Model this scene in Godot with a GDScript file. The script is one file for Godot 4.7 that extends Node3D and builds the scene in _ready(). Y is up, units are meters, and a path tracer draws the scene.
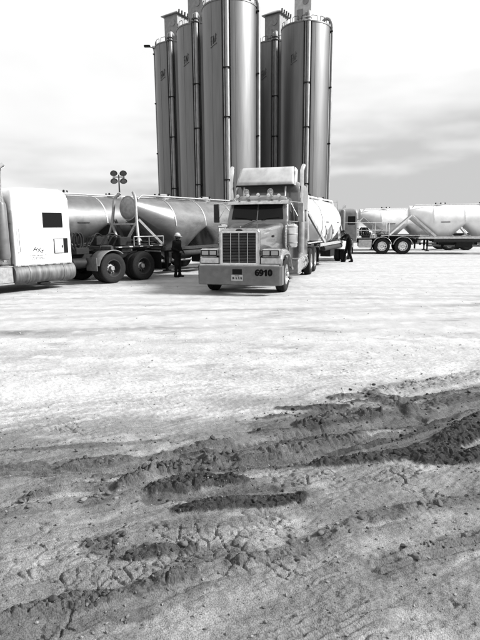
extends Node3D
# A caliche truck yard: bulk silos, three tractors with dry bulk tank trailers, two workers, rutted mud in front.

var M := {}
var taken := {}
var group_id := 1
var mesh_cache := {}


func _ready() -> void:
	setup_camera_and_light()
	make_materials()
	build_ground()
	build_silos()
	build_vehicles()
	build_light_mast()
	build_people()


func setup_camera_and_light() -> void:
	var cam := Camera3D.new()
	cam.name = "camera"
	add_child(cam)
	cam.position = Vector3(0, 1.9, 0)
	cam.rotation = Vector3(deg_to_rad(-10.65), 0, deg_to_rad(-0.45))
	cam.fov = 65.24
	cam.near = 0.05
	cam.far = 3000.0
	cam.current = true

	var env := Environment.new()
	env.background_mode = Environment.BG_SKY
	var sky := Sky.new()
	var pano := PanoramaSkyMaterial.new()
	pano.panorama = sky_texture()
	sky.sky_material = pano
	env.sky = sky
	env.background_energy_multiplier = 1.0
	env.tonemap_mode = Environment.TONE_MAPPER_LINEAR
	env.tonemap_exposure = 2.25
	env.sdfgi_enabled = true
	env.ssao_enabled = true
	env.ssil_enabled = true
	env.fog_enabled = false
	var we := WorldEnvironment.new()
	we.name = "world_environment"
	we.environment = env
	add_child(we)

	# The sun behind thin overcast, high on the right and a little behind the camera.
	var sun := DirectionalLight3D.new()
	sun.name = "sun"
	sun.light_energy = 1.6
	sun.light_angular_distance = 12.0
	sun.shadow_enabled = true
	add_child(sun)
	sun.look_at_from_position(sun_direction() * 50.0, Vector3.ZERO, Vector3.UP)


func sun_direction() -> Vector3:
	var az := deg_to_rad(98.0)
	var el := deg_to_rad(36.0)
	return Vector3(sin(az) * cos(el), sin(el), -cos(az) * cos(el))


func sky_texture() -> ImageTexture:
	# Overcast: a bright even layer above, lower and darker stratus toward the horizon, torn into long streaks.
	var w := 1536
	var h := 768
	var n1 := FastNoiseLite.new()
	n1.seed = 11
	n1.noise_type = FastNoiseLite.TYPE_SIMPLEX_SMOOTH
	n1.frequency = 1.0
	n1.fractal_type = FastNoiseLite.FRACTAL_FBM
	n1.fractal_octaves = 6
	n1.fractal_gain = 0.55
	var n2 := FastNoiseLite.new()
	n2.seed = 29
	n2.frequency = 1.0
	n2.fractal_octaves = 3
	var sd := sun_direction()
	var img := Image.create(w, h, false, Image.FORMAT_RGBF)
	for j in h:
		var el := (0.5 - (j + 0.5) / h) * PI
		var se := sin(el)
		var ce := cos(el)
		for i in w:
			var az := TAU * (i + 0.5) / w
			var d := Vector3(sin(az) * ce, se, -cos(az) * ce)
			var v := 0.35
			if el > -0.02:
				var up := maxf(se, 0.0)
				var q := d / (up + 0.22)
				var streak := n1.get_noise_3d(q.x * 0.55, q.z * 0.55, 3.0) * 0.6 + n1.get_noise_3d(d.x * 3.0, d.y * 22.0, d.z * 3.0) * 0.6
				var bank := n2.get_noise_2d(cos(az + 1.9) * 0.8 + 4.0, sin(az + 1.9) * 0.8) * 0.5 + 0.5 * sin(az * 2.0 + 0.35)
				var deg := rad_to_deg(el)
				var top := 13.0 + 9.0 * bank + 5.0 * streak
				var cover := smoothstep(top, top * 0.25 - 3.0, deg) * clampf(0.33 + 0.58 * bank + 1.0 * streak, 0.0, 1.1)
				v = 0.40 + 0.20 * minf(up, 0.5)
				v = lerpf(v, 0.135, cover)
				v *= 1.0 + 0.06 * cover * n1.get_noise_3d(d.x * 9.0, d.y * 70.0, d.z * 9.0)
				v *= 1.0 + 0.10 * n1.get_noise_3d(q.x * 1.3 + 9.0, q.z * 1.3, 7.0)
				var toward := maxf(d.dot(sd), 0.0)
				v += 0.25 * pow(toward, 10.0)
			img.set_pixel(i, j, Color(v, v, v))
	return ImageTexture.create_from_image(img)


# ---------------------------------------------------------------- mesh helpers

func mb() -> SurfaceTool:
	var st := SurfaceTool.new()
	st.begin(Mesh.PRIMITIVE_TRIANGLES)
	return st


func P(x: float, y: float, s: float) -> Vector3:
	return Vector3(x, y, -s)


func emit(st: SurfaceTool, t: PackedVector3Array, g: PackedInt32Array) -> void:
	# g: one smooth group for each triangle, -1 = flat. Faces are turned outwards by the sign of the enclosed volume.
	var c := Vector3.ZERO
	for v in t:
		c += v
	c /= maxf(1.0, t.size())
	var vol := 0.0
	for i in range(0, t.size(), 3):
		vol += (t[i] - c).dot((t[i + 1] - c).cross(t[i + 2] - c))
	for i in range(0, t.size(), 3):
		var a := t[i]
		var b := t[i + 1]
		var d := t[i + 2]
		if (b - a).cross(d - a).length_squared() < 1e-14:
			continue
		var k := g[i / 3]
		st.set_smooth_group(-1 if k < 0 else k)
		st.add_vertex(a)
		if vol > 0.0:
			st.add_vertex(d)
			st.add_vertex(b)
		else:
			st.add_vertex(b)
			st.add_vertex(d)


func loft(st: SurfaceTool, rings: Array, hard: Array = [], cap: bool = true, closed: bool = true, flat: bool = false) -> void:
	var t := PackedVector3Array()
	var g := PackedInt32Array()
	group_id += 1
	var n: int = rings[0].size()
	for r in rings.size() - 1:
		if r in hard:
			group_id += 1
		var A: PackedVector3Array = rings[r]
		var B: PackedVector3Array = rings[r + 1]
		var m := n if closed else n - 1
		for i in m:
			var k := (i + 1) % n
			t.append_array([A[i], A[k], B[k], A[i], B[k], B[i]])
			var id := -1 if flat else group_id
			g.append(id)
			g.append(id)
	if cap:
		for e in [0, rings.size() - 1]:
			var R: PackedVector3Array = rings[e]
			var c := Vector3.ZERO
			for v in R:
				c += v
			c /= R.size()
			for i in n:
				var k := (i + 1) % n
				if e == 0:
					t.append_array([c, R[k], R[i]])
				else:
					t.append_array([c, R[i], R[k]])
				g.append(-1)
	emit(st, t, g)


func box(st: SurfaceTool, c: Vector3, size: Vector3, ch: float = 0.012, b: Basis = Basis()) -> void:
	var h := size * 0.5
	var k := minf(ch, minf(h.x, minf(h.y, h.z)) * 0.45)
	var rings := []
	for lv in [[-h.y, k], [-h.y + k, 0.0], [h.y - k, 0.0], [h.y, k]]:
		var y: float = lv[0]
		var x := h.x - float(lv[1])
		var z := h.z - float(lv[1])
		var r := PackedVector3Array()
		for p in [[-x, -z + k], [-x + k, -z], [x - k, -z], [x, -z + k], [x, z - k], [x - k, z], [-x + k, z], [-x, z - k]]:
			r.append(c + b * Vector3(p[0], y, p[1]))
		rings.append(r)
	loft(st, rings, [], true, true, true)


func bar(st: SurfaceTool, a: Vector3, b: Vector3, w: float, h: float, ch: float = 0.006) -> void:
	# A bevelled bar from a to b; h is measured along the vertical where the bar is level.
	var d := b - a
	var z := d.normalized()
	var up := Vector3.UP if absf(z.y) < 0.95 else Vector3.RIGHT
	var x := up.cross(z).normalized()
	var y := z.cross(x)
	box(st, (a + b) * 0.5, Vector3(w, h, d.length()), ch, Basis(x, y, z))


func tube(st: SurfaceTool, pts: Array, r, n: int = 10) -> void:
	var rings := []
	var x := Vector3.ZERO
	for i in pts.size():
		var p: Vector3 = pts[i]
		var d: Vector3
		if i == 0:
			d = (pts[1] - p).normalized()
		elif i == pts.size() - 1:
			d = (p - pts[i - 1]).normalized()
		else:
			d = ((pts[i + 1] - p).normalized() + (p - pts[i - 1]).normalized()).normalized()
		if x == Vector3.ZERO:
			x = d.cross(Vector3.UP if absf(d.y) < 0.9 else Vector3.RIGHT).normalized()
		else:
			x = (x - d * x.dot(d)).normalized()
		var y := d.cross(x)
		var rad: float = r[i] if r is Array else r
		var ring := PackedVector3Array()
		for k in n:
			var a := TAU * k / n
			ring.append(p + (x * cos(a) + y * sin(a)) * rad)
		rings.append(ring)
	loft(st, rings)


func bend(pts: Array, rad: float, steps: int = 5) -> Array:
	# A polyline with rounded corners.
	var o := [pts[0]]
	for i in range(1, pts.size() - 1):
		var p: Vector3 = pts[i]
		var a: Vector3 = (pts[i - 1] - p)
		var b: Vector3 = (pts[i + 1] - p)
		var k := minf(rad, minf(a.length(), b.length()) * 0.45)
		var pa := p + a.normalized() * k
		var pb := p + b.normalized() * k
		for j in steps + 1:
			var u := float(j) / steps
			o.append(pa.lerp(p, u).lerp(p.lerp(pb, u), u))
	o.append(pts[-1])
	return o


func lathe(st: SurfaceTool, prof: Array, c: Vector3, axis: Vector3, n: int = 28, loop: bool = false) -> void:
	# prof: Vector2(radius, height along axis). Edges sharper than 30 degrees stay hard.
	var z := axis.normalized()
	var x := z.cross(Vector3.UP if absf(z.y) < 0.9 else Vector3.RIGHT).normalized()
	var y := z.cross(x)
	var p := prof.duplicate()
	if loop:
		p.append(prof[0])
	var t := PackedVector3Array()
	var g := PackedInt32Array()
	group_id += 1
	for i in p.size() - 1:
		if i > 0:
			var u: Vector2 = (p[i] - p[i - 1]).normalized()
			var v: Vector2 = (p[i + 1] - p[i]).normalized()
			if u.dot(v) < 0.87:
				group_id += 1
		for k in n:
			var a0 := TAU * k / n
			var a1 := TAU * (k + 1) / n
			if k == n - 1:
				a1 = 0.0
			var e0 := x * cos(a0) + y * sin(a0)
			var e1 := x * cos(a1) + y * sin(a1)
			var A: Vector3 = c + e0 * p[i].x + z * p[i].y
			var B: Vector3 = c + e1 * p[i].x + z * p[i].y
			var C: Vector3 = c + e1 * p[i + 1].x + z * p[i + 1].y
			var D: Vector3 = c + e0 * p[i + 1].x + z * p[i + 1].y
			t.append_array([A, B, C, A, C, D])
			g.append(group_id)
			g.append(group_id)
	emit(st, t, g)


func cyl(st: SurfaceTool, a: Vector3, b: Vector3, r: float, n: int = 16, ch: float = 0.0) -> void:
	var l := a.distance_to(b)
	if ch > 0.0:
		lathe(st, [Vector2(0, 0), Vector2(r - ch, 0), Vector2(r, ch), Vector2(r, l - ch), Vector2(r - ch, l), Vector2(0, l)], a, b - a, n)
	else:
		lathe(st, [Vector2(0, 0), Vector2(r, 0), Vector2(r, l), Vector2(0, l)], a, b - a, n)


func prism(st: SurfaceTool, poly: Array, fr: Transform3D, depth: float, ch: float = 0.0) -> void:
	# A polygon in fr's x-y plane, extruded by depth along fr's z (centred), with chamfered rims.
	var n := poly.size()
	var area := 0.0
	for i in n:
		area += poly[i].cross(poly[(i + 1) % n])
	var sgn := 1.0 if area > 0.0 else -1.0
	var inset := []
	for i in n:
		var e0: Vector2 = (poly[i] - poly[(i + n - 1) % n]).normalized()
		var e1: Vector2 = (poly[(i + 1) % n] - poly[i]).normalized()
		var nn := (Vector2(-e0.y, e0.x) + Vector2(-e1.y, e1.x)).normalized() * sgn
		inset.append(poly[i] + nn * ch)
	var levels := [[-depth / 2, poly], [depth / 2, poly]]
	if ch > 0.0:
		levels = [[-depth / 2, inset], [-depth / 2 + ch, poly], [depth / 2 - ch, poly], [depth / 2, inset]]
	var t := PackedVector3Array()
	var g := PackedInt32Array()
	for l in levels.size() - 1:
		for i in n:
			var k := (i + 1) % n
			var a := fr * Vector3(levels[l][1][i].x, levels[l][1][i].y, levels[l][0])
			var b := fr * Vector3(levels[l][1][k].x, levels[l][1][k].y, levels[l][0])
			var c := fr * Vector3(levels[l + 1][1][k].x, levels[l + 1][1][k].y, levels[l + 1][0])
			var d := fr * Vector3(levels[l + 1][1][i].x, levels[l + 1][1][i].y, levels[l + 1][0])
			t.append_array([a, b, c, a, c, d])
			g.append(-1)
			g.append(-1)
	var pp := PackedVector2Array()
	for v in levels[0][1]:
		pp.append(v)
	var ids := Geometry2D.triangulate_polygon(pp)
	var ccw := false
	if ids.size() >= 3:
		ccw = (pp[ids[1]] - pp[ids[0]]).cross(pp[ids[2]] - pp[ids[0]]) > 0.0
	for e in [0, levels.size() - 1]:
		for i in range(0, ids.size(), 3):
			var q := [ids[i], ids[i + 1], ids[i + 2]]
			var want_ccw: bool = (e != 0) == (sgn > 0.0)
			if ccw != want_ccw:
				q = [ids[i], ids[i + 2], ids[i + 1]]
			for v in q:
				t.append(fr * Vector3(levels[e][1][v].x, levels[e][1][v].y, levels[e][0]))
			g.append(-1)
	emit(st, t, g)


func obj(called: String, st: SurfaceTool, m: Material, parent: Node = null) -> MeshInstance3D:
	st.generate_normals()
	return put(called, st.commit(), m, parent)


func put(called: String, mesh: Mesh, m: Material, parent: Node = null) -> MeshInstance3D:
	var o := MeshInstance3D.new()
	o.mesh = mesh
	if m:
		o.material_override = m
	if parent == null:
		o.name = numbered(called)
		add_child(o)
	else:
		o.name = called
		parent.add_child(o, true)
	return o


func numbered(called: String) -> String:
	if not taken.has(called):
		taken[called] = 0
		return called
	taken[called] += 1
	return "%s_%03d" % [called, taken[called]]


func thing(called: String, label: String, category: String, at: Vector3, turn: float = 0.0, group: String = "") -> Node3D:
	var o := Node3D.new()
	o.name = numbered(called)
	add_child(o)
	o.position = at
	o.rotation.y = turn
	o.set_meta("label", label)
	o.set_meta("category", category)
	if group != "":
		o.set_meta("group", group)
	return o


func part(called: String, parent: Node3D, at: Vector3 = Vector3.ZERO) -> Node3D:
	var o := Node3D.new()
	o.name = called
	parent.add_child(o, true)
	o.position = at
	return o


func rrect(hw: float, s0: float, s1: float, y: float, rad: float, n: int = 4) -> PackedVector3Array:
	# A level rounded rectangle, half as wide as hw on each side, from s0 to s1, with support points beside the corners.
	var r := PackedVector3Array()
	var k := minf(rad, minf(hw, (s1 - s0) * 0.5) * 0.95)
	var e := 0.012
	for c in [[1, 1, 0.0], [-1, 1, PI / 2], [-1, -1, PI], [1, -1, PI * 1.5]]:
		var cx: float = c[0] * (hw - k)
		var cs: float = (s1 - k) if c[1] > 0 else (s0 + k)
		for i in n + 1:
			var a: float = c[2] + PI / 2 * i / n
			var p := Vector2(cx + k * cos(a), cs + k * sin(a))
			var tang := Vector2(-sin(a), cos(a)) * e
			if i == 0:
				r.append(P(p.x - tang.x, y, p.y - tang.y))
			r.append(P(p.x, y, p.y))
			if i == n:
				r.append(P(p.x + tang.x, y, p.y + tang.y))
	return r


# ---------------------------------------------------------------- materials

func noise_image(seed_: int, freq: float, octaves: int, size: int = 512, kind: int = FastNoiseLite.TYPE_SIMPLEX_SMOOTH) -> Image:
	var n := FastNoiseLite.new()
	n.seed = seed_
	n.noise_type = kind
	n.frequency = freq
	n.fractal_type = FastNoiseLite.FRACTAL_FBM
	n.fractal_octaves = octaves
	n.fractal_gain = 0.6
	var im := n.get_seamless_image(size, size, false, false, 0.15, true)
	im.convert(Image.FORMAT_L8)
	return im


func tone_texture(im: Image, lo: float, hi: float, power: float = 1.0) -> ImageTexture:
	# Greys from lo to hi (sRGB), following the noise.
	var d := im.get_data()
	var lut := PackedByteArray()
	for i in 256:
		lut.append(int(clampf(lerpf(lo, hi, pow(i / 255.0, power)), 0.0, 1.0) * 255.0))
	for i in d.size():
		d[i] = lut[d[i]]
	var o := Image.create_from_data(im.get_width(), im.get_height(), false, Image.FORMAT_L8, d)
	o.generate_mipmaps()
	return ImageTexture.create_from_image(o)


func grey(v: float) -> Color:
	var c := Color(v, v, v).linear_to_srgb()
	return c


func mat(v: float, rough: float, metal: float = 0.0, tex: Texture2D = null, scale: Vector3 = Vector3.ONE, rough_tex: Texture2D = null) -> StandardMaterial3D:
	var m := StandardMaterial3D.new()
	m.albedo_color = grey(v)
	m.roughness = rough
	m.metallic = metal
	if tex:
		m.albedo_texture = tex
	if rough_tex:
		m.roughness_texture = rough_tex
	if tex or rough_tex:
		m.uv1_triplanar = true
		m.uv1_scale = scale
	return m


func make_materials() -> void:
	var cloudy := noise_image(3, 0.008, 5)
	var speck := noise_image(8, 0.05, 4)
	var t_dust := tone_texture(noise_image(4, 0.012, 6), 0.80, 1.10, 1.0)
	var t_soft := tone_texture(cloudy, 0.84, 1.04, 1.0)
	var t_speck := tone_texture(speck, 0.6, 1.2, 1.0)
	var t_rough := tone_texture(cloudy, 0.75, 1.15, 1.0)
	var t_streak := tone_texture(noise_image(21, 0.02, 5), 0.88, 1.05, 1.0)
	M.silo = mat(0.16, 0.47, 0.92, t_streak, Vector3(0.35, 0.02, 0.35))
	M.silo_seam = mat(0.14, 0.5, 0.7, t_streak, Vector3(0.6, 0.05, 0.6))
	M.silo_dark = mat(0.05, 0.6, 0.2, t_dust, Vector3.ONE)
	M.silo_pipe = mat(0.24, 0.5, 0.4, t_dust, Vector3(0.6, 0.2, 0.6))
	M.filter = mat(0.20, 0.55, 0.2, t_soft, Vector3(0.5, 0.5, 0.5))
	M.filter_pale = mat(0.42, 0.55, 0.0, t_soft, Vector3(0.5, 0.5, 0.5))
	M.mark = mat(0.085, 0.8, 0.0, t_speck, Vector3.ONE)
	M.white = mat(0.82, 0.32, 0.0, t_soft, Vector3(0.35, 0.35, 0.35), t_rough)
	M.white.clearcoat_enabled = true
	M.white.clearcoat = 0.5
	M.white.clearcoat_roughness = 0.15
	M.white_tank = mat(0.74, 0.36, 0.0, t_soft, Vector3(0.25, 0.25, 0.25), t_rough)
	M.white_tank.clearcoat_enabled = true
	M.white_tank.clearcoat = 0.4
	M.pale_tank = mat(0.6, 0.42, 0.2, t_soft, Vector3(0.3, 0.3, 0.3), t_rough)
	M.alu_tank = mat(0.17, 0.30, 0.55, t_dust, Vector3(0.22, 0.5, 0.22), t_rough)
	M.dark_tank = mat(0.10, 0.45, 0.4, t_dust, Vector3(0.25, 0.4, 0.25), t_rough)
	M.paint = mat(0.135, 0.27, 0.25, t_soft, Vector3(0.4, 0.4, 0.4), t_rough)
	M.paint.clearcoat_enabled = true
	M.paint.clearcoat = 1.0
	M.paint.clearcoat_roughness = 0.08
	M.paint_pale = mat(0.37, 0.4, 0.1, t_dust, Vector3(0.4, 0.4, 0.4), t_rough)
	M.paint_grey = mat(0.11, 0.45, 0.1, t_dust, Vector3(0.4, 0.4, 0.4))
	M.alu = mat(0.42, 0.34, 0.8, t_dust, Vector3(0.8, 0.8, 0.8), t_rough)
	M.alu_dull = mat(0.27, 0.55, 0.6, t_dust, Vector3(0.9, 0.9, 0.9))
	M.bumper = mat(0.16, 0.26, 0.85, t_soft, Vector3(0.8, 0.8, 0.8), t_rough)
	M.chrome = mat(0.74, 0.14, 1.0, t_soft, Vector3(0.9, 0.9, 0.9))
	M.black = mat(0.012, 0.5, 0.0, t_speck, Vector3(1.2, 1.2, 1.2))
	M.frame = mat(0.016, 0.6, 0.1, t_dust, Vector3(1, 1, 1))
	M.frame_dusty = mat(0.035, 0.75, 0.0, t_dust, Vector3(1.1, 1.1, 1.1))
	M.fender = mat(0.10, 0.5, 0.2, t_dust, Vector3(0.9, 0.9, 0.9))
	M.frame_pale = mat(0.55, 0.45, 0.1, t_dust, Vector3(0.9, 0.9, 0.9))
	M.frame_grey = mat(0.30, 0.5, 0.3, t_dust, Vector3(0.9, 0.9, 0.9))
	M.rubber = mat(0.018, 0.85, 0.0, t_dust, Vector3(2.2, 2.2, 2.2))
	M.polished = mat(0.55, 0.2, 1.0, t_dust, Vector3(0.9, 0.9, 0.9), t_rough)
	M.cab_mid = mat(0.17, 0.45, 0.1, t_dust, Vector3(0.4, 0.4, 0.4), t_rough)
	M.seam_grey = mat(0.5, 0.5, 0.0)
	M.glass = mat(0.006, 0.05, 0.0)
	M.mesh_grille = mat(0.012, 0.55, 0.3, t_speck, Vector3(3, 3, 3))
	M.lens = mat(0.30, 0.10, 0.6)
	M.lens_dark = mat(0.08, 0.15, 0.0)
	M.plate = mat(0.36, 0.5, 0.0, t_soft, Vector3(3, 3, 3))
	M.ink = mat(0.006, 0.55, 0.0)
	M.hat = mat(0.42, 0.4, 0.0, t_soft, Vector3(4, 4, 4))
	M.streaked_tank = mat(0.13, 0.6, 0.25, tone_texture(noise_image(77, 0.02, 4), 0.5, 1.2, 1.2), Vector3(0.6, 0.08, 0.6))
	for q in [M.black, M.frame, M.frame_dusty, M.rubber, M.glass, M.mesh_grille, M.ink, M.silo_dark]:
		q.metallic_specular = 0.22
	M.glass.metallic_specular = 0.28
	M.pole = mat(0.12, 0.6, 0.3, t_dust, Vector3.ONE)
	M.person = StandardMaterial3D.new()
	M.person.vertex_color_use_as_albedo = true
	M.person.roughness = 0.9
	M.person.metallic_specular = 0.2
	M.person.albedo_texture = t_speck
	M.person.uv1_triplanar = true
	M.person.uv1_scale = Vector3(3, 3, 3)


# ---------------------------------------------------------------- ground

func ruts() -> Array:
	# [line on the ground (x, z), half width, height, how cloddy, how wet, tyre grooves]
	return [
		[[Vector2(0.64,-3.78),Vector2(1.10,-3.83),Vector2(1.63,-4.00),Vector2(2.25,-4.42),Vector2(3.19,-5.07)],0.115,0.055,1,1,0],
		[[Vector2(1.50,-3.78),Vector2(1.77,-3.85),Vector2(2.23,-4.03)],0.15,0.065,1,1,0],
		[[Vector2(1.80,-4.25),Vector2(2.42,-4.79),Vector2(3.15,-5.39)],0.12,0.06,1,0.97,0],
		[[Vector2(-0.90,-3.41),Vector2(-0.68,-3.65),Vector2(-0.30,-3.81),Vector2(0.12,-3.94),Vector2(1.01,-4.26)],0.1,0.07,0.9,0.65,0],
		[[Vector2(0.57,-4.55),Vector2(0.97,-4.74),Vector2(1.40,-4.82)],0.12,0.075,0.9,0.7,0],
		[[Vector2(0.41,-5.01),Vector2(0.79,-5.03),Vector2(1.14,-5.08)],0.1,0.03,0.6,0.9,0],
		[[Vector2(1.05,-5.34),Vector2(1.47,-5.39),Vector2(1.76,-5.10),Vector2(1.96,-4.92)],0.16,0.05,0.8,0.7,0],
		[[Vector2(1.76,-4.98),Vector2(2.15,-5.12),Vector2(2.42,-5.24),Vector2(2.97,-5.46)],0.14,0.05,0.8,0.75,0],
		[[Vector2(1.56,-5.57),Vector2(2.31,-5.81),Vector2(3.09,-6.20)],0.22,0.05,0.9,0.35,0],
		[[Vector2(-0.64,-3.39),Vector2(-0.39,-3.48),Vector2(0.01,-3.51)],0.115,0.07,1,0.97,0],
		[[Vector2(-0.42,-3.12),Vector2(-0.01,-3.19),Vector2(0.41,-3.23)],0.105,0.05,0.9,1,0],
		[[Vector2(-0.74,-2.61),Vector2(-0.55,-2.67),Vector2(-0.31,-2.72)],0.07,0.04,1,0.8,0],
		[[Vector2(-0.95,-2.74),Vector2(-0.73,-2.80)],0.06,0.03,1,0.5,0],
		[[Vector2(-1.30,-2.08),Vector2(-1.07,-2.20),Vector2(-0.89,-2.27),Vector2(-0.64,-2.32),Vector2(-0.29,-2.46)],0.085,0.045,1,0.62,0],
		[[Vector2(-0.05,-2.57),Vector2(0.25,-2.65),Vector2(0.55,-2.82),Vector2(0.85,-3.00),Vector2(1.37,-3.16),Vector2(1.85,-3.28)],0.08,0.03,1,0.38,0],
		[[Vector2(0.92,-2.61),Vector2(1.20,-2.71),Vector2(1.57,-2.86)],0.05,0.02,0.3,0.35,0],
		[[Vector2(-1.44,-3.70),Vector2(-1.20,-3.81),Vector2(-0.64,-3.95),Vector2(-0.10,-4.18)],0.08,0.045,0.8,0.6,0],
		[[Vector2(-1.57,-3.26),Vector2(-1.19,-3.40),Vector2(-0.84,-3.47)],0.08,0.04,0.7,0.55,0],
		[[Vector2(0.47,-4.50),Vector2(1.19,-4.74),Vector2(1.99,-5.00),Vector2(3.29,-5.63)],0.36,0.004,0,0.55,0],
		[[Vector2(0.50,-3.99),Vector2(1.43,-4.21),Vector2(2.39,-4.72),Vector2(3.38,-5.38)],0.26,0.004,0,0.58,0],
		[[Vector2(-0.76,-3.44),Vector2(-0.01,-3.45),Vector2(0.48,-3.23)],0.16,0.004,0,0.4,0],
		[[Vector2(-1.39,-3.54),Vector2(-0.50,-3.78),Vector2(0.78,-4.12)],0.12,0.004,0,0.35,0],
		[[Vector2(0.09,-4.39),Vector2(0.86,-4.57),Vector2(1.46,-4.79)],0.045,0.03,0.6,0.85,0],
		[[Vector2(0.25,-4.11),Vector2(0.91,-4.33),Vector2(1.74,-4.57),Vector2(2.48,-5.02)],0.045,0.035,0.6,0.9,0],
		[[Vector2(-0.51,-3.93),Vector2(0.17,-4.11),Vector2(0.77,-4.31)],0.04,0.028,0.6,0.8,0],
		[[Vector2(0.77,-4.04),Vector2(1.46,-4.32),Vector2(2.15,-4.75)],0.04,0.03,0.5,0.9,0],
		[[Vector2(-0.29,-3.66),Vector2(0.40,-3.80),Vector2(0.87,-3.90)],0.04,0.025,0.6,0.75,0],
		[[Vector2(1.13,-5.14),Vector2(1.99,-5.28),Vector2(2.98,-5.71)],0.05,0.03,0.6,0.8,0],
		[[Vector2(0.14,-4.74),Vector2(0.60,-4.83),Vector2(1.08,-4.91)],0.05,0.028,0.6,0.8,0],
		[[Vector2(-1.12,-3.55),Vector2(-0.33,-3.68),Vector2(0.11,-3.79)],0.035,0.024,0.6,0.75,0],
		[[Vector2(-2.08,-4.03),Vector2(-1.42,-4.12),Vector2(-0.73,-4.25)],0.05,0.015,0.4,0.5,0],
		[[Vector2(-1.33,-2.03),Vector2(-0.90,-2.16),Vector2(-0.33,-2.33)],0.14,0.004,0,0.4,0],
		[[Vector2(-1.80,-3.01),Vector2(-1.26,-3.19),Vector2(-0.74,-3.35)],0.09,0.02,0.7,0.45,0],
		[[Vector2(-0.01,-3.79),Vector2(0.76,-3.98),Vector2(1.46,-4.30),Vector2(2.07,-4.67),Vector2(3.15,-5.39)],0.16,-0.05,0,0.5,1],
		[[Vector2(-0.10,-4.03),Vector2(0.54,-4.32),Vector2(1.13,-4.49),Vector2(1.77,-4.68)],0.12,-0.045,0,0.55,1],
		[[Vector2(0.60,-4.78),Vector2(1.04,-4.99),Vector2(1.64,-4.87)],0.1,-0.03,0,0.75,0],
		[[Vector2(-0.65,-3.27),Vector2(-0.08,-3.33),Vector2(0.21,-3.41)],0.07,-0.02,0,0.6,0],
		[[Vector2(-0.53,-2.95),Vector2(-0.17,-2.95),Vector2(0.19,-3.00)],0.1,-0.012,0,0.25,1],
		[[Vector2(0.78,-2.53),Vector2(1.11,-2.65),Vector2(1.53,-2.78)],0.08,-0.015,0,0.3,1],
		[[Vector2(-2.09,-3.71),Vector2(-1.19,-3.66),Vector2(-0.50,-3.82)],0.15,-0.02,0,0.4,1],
		[[Vector2(-0.91,-2.69),Vector2(-0.30,-2.63),Vector2(-0.07,-2.70)],0.07,-0.015,0,0.4,0],
	]



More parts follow.
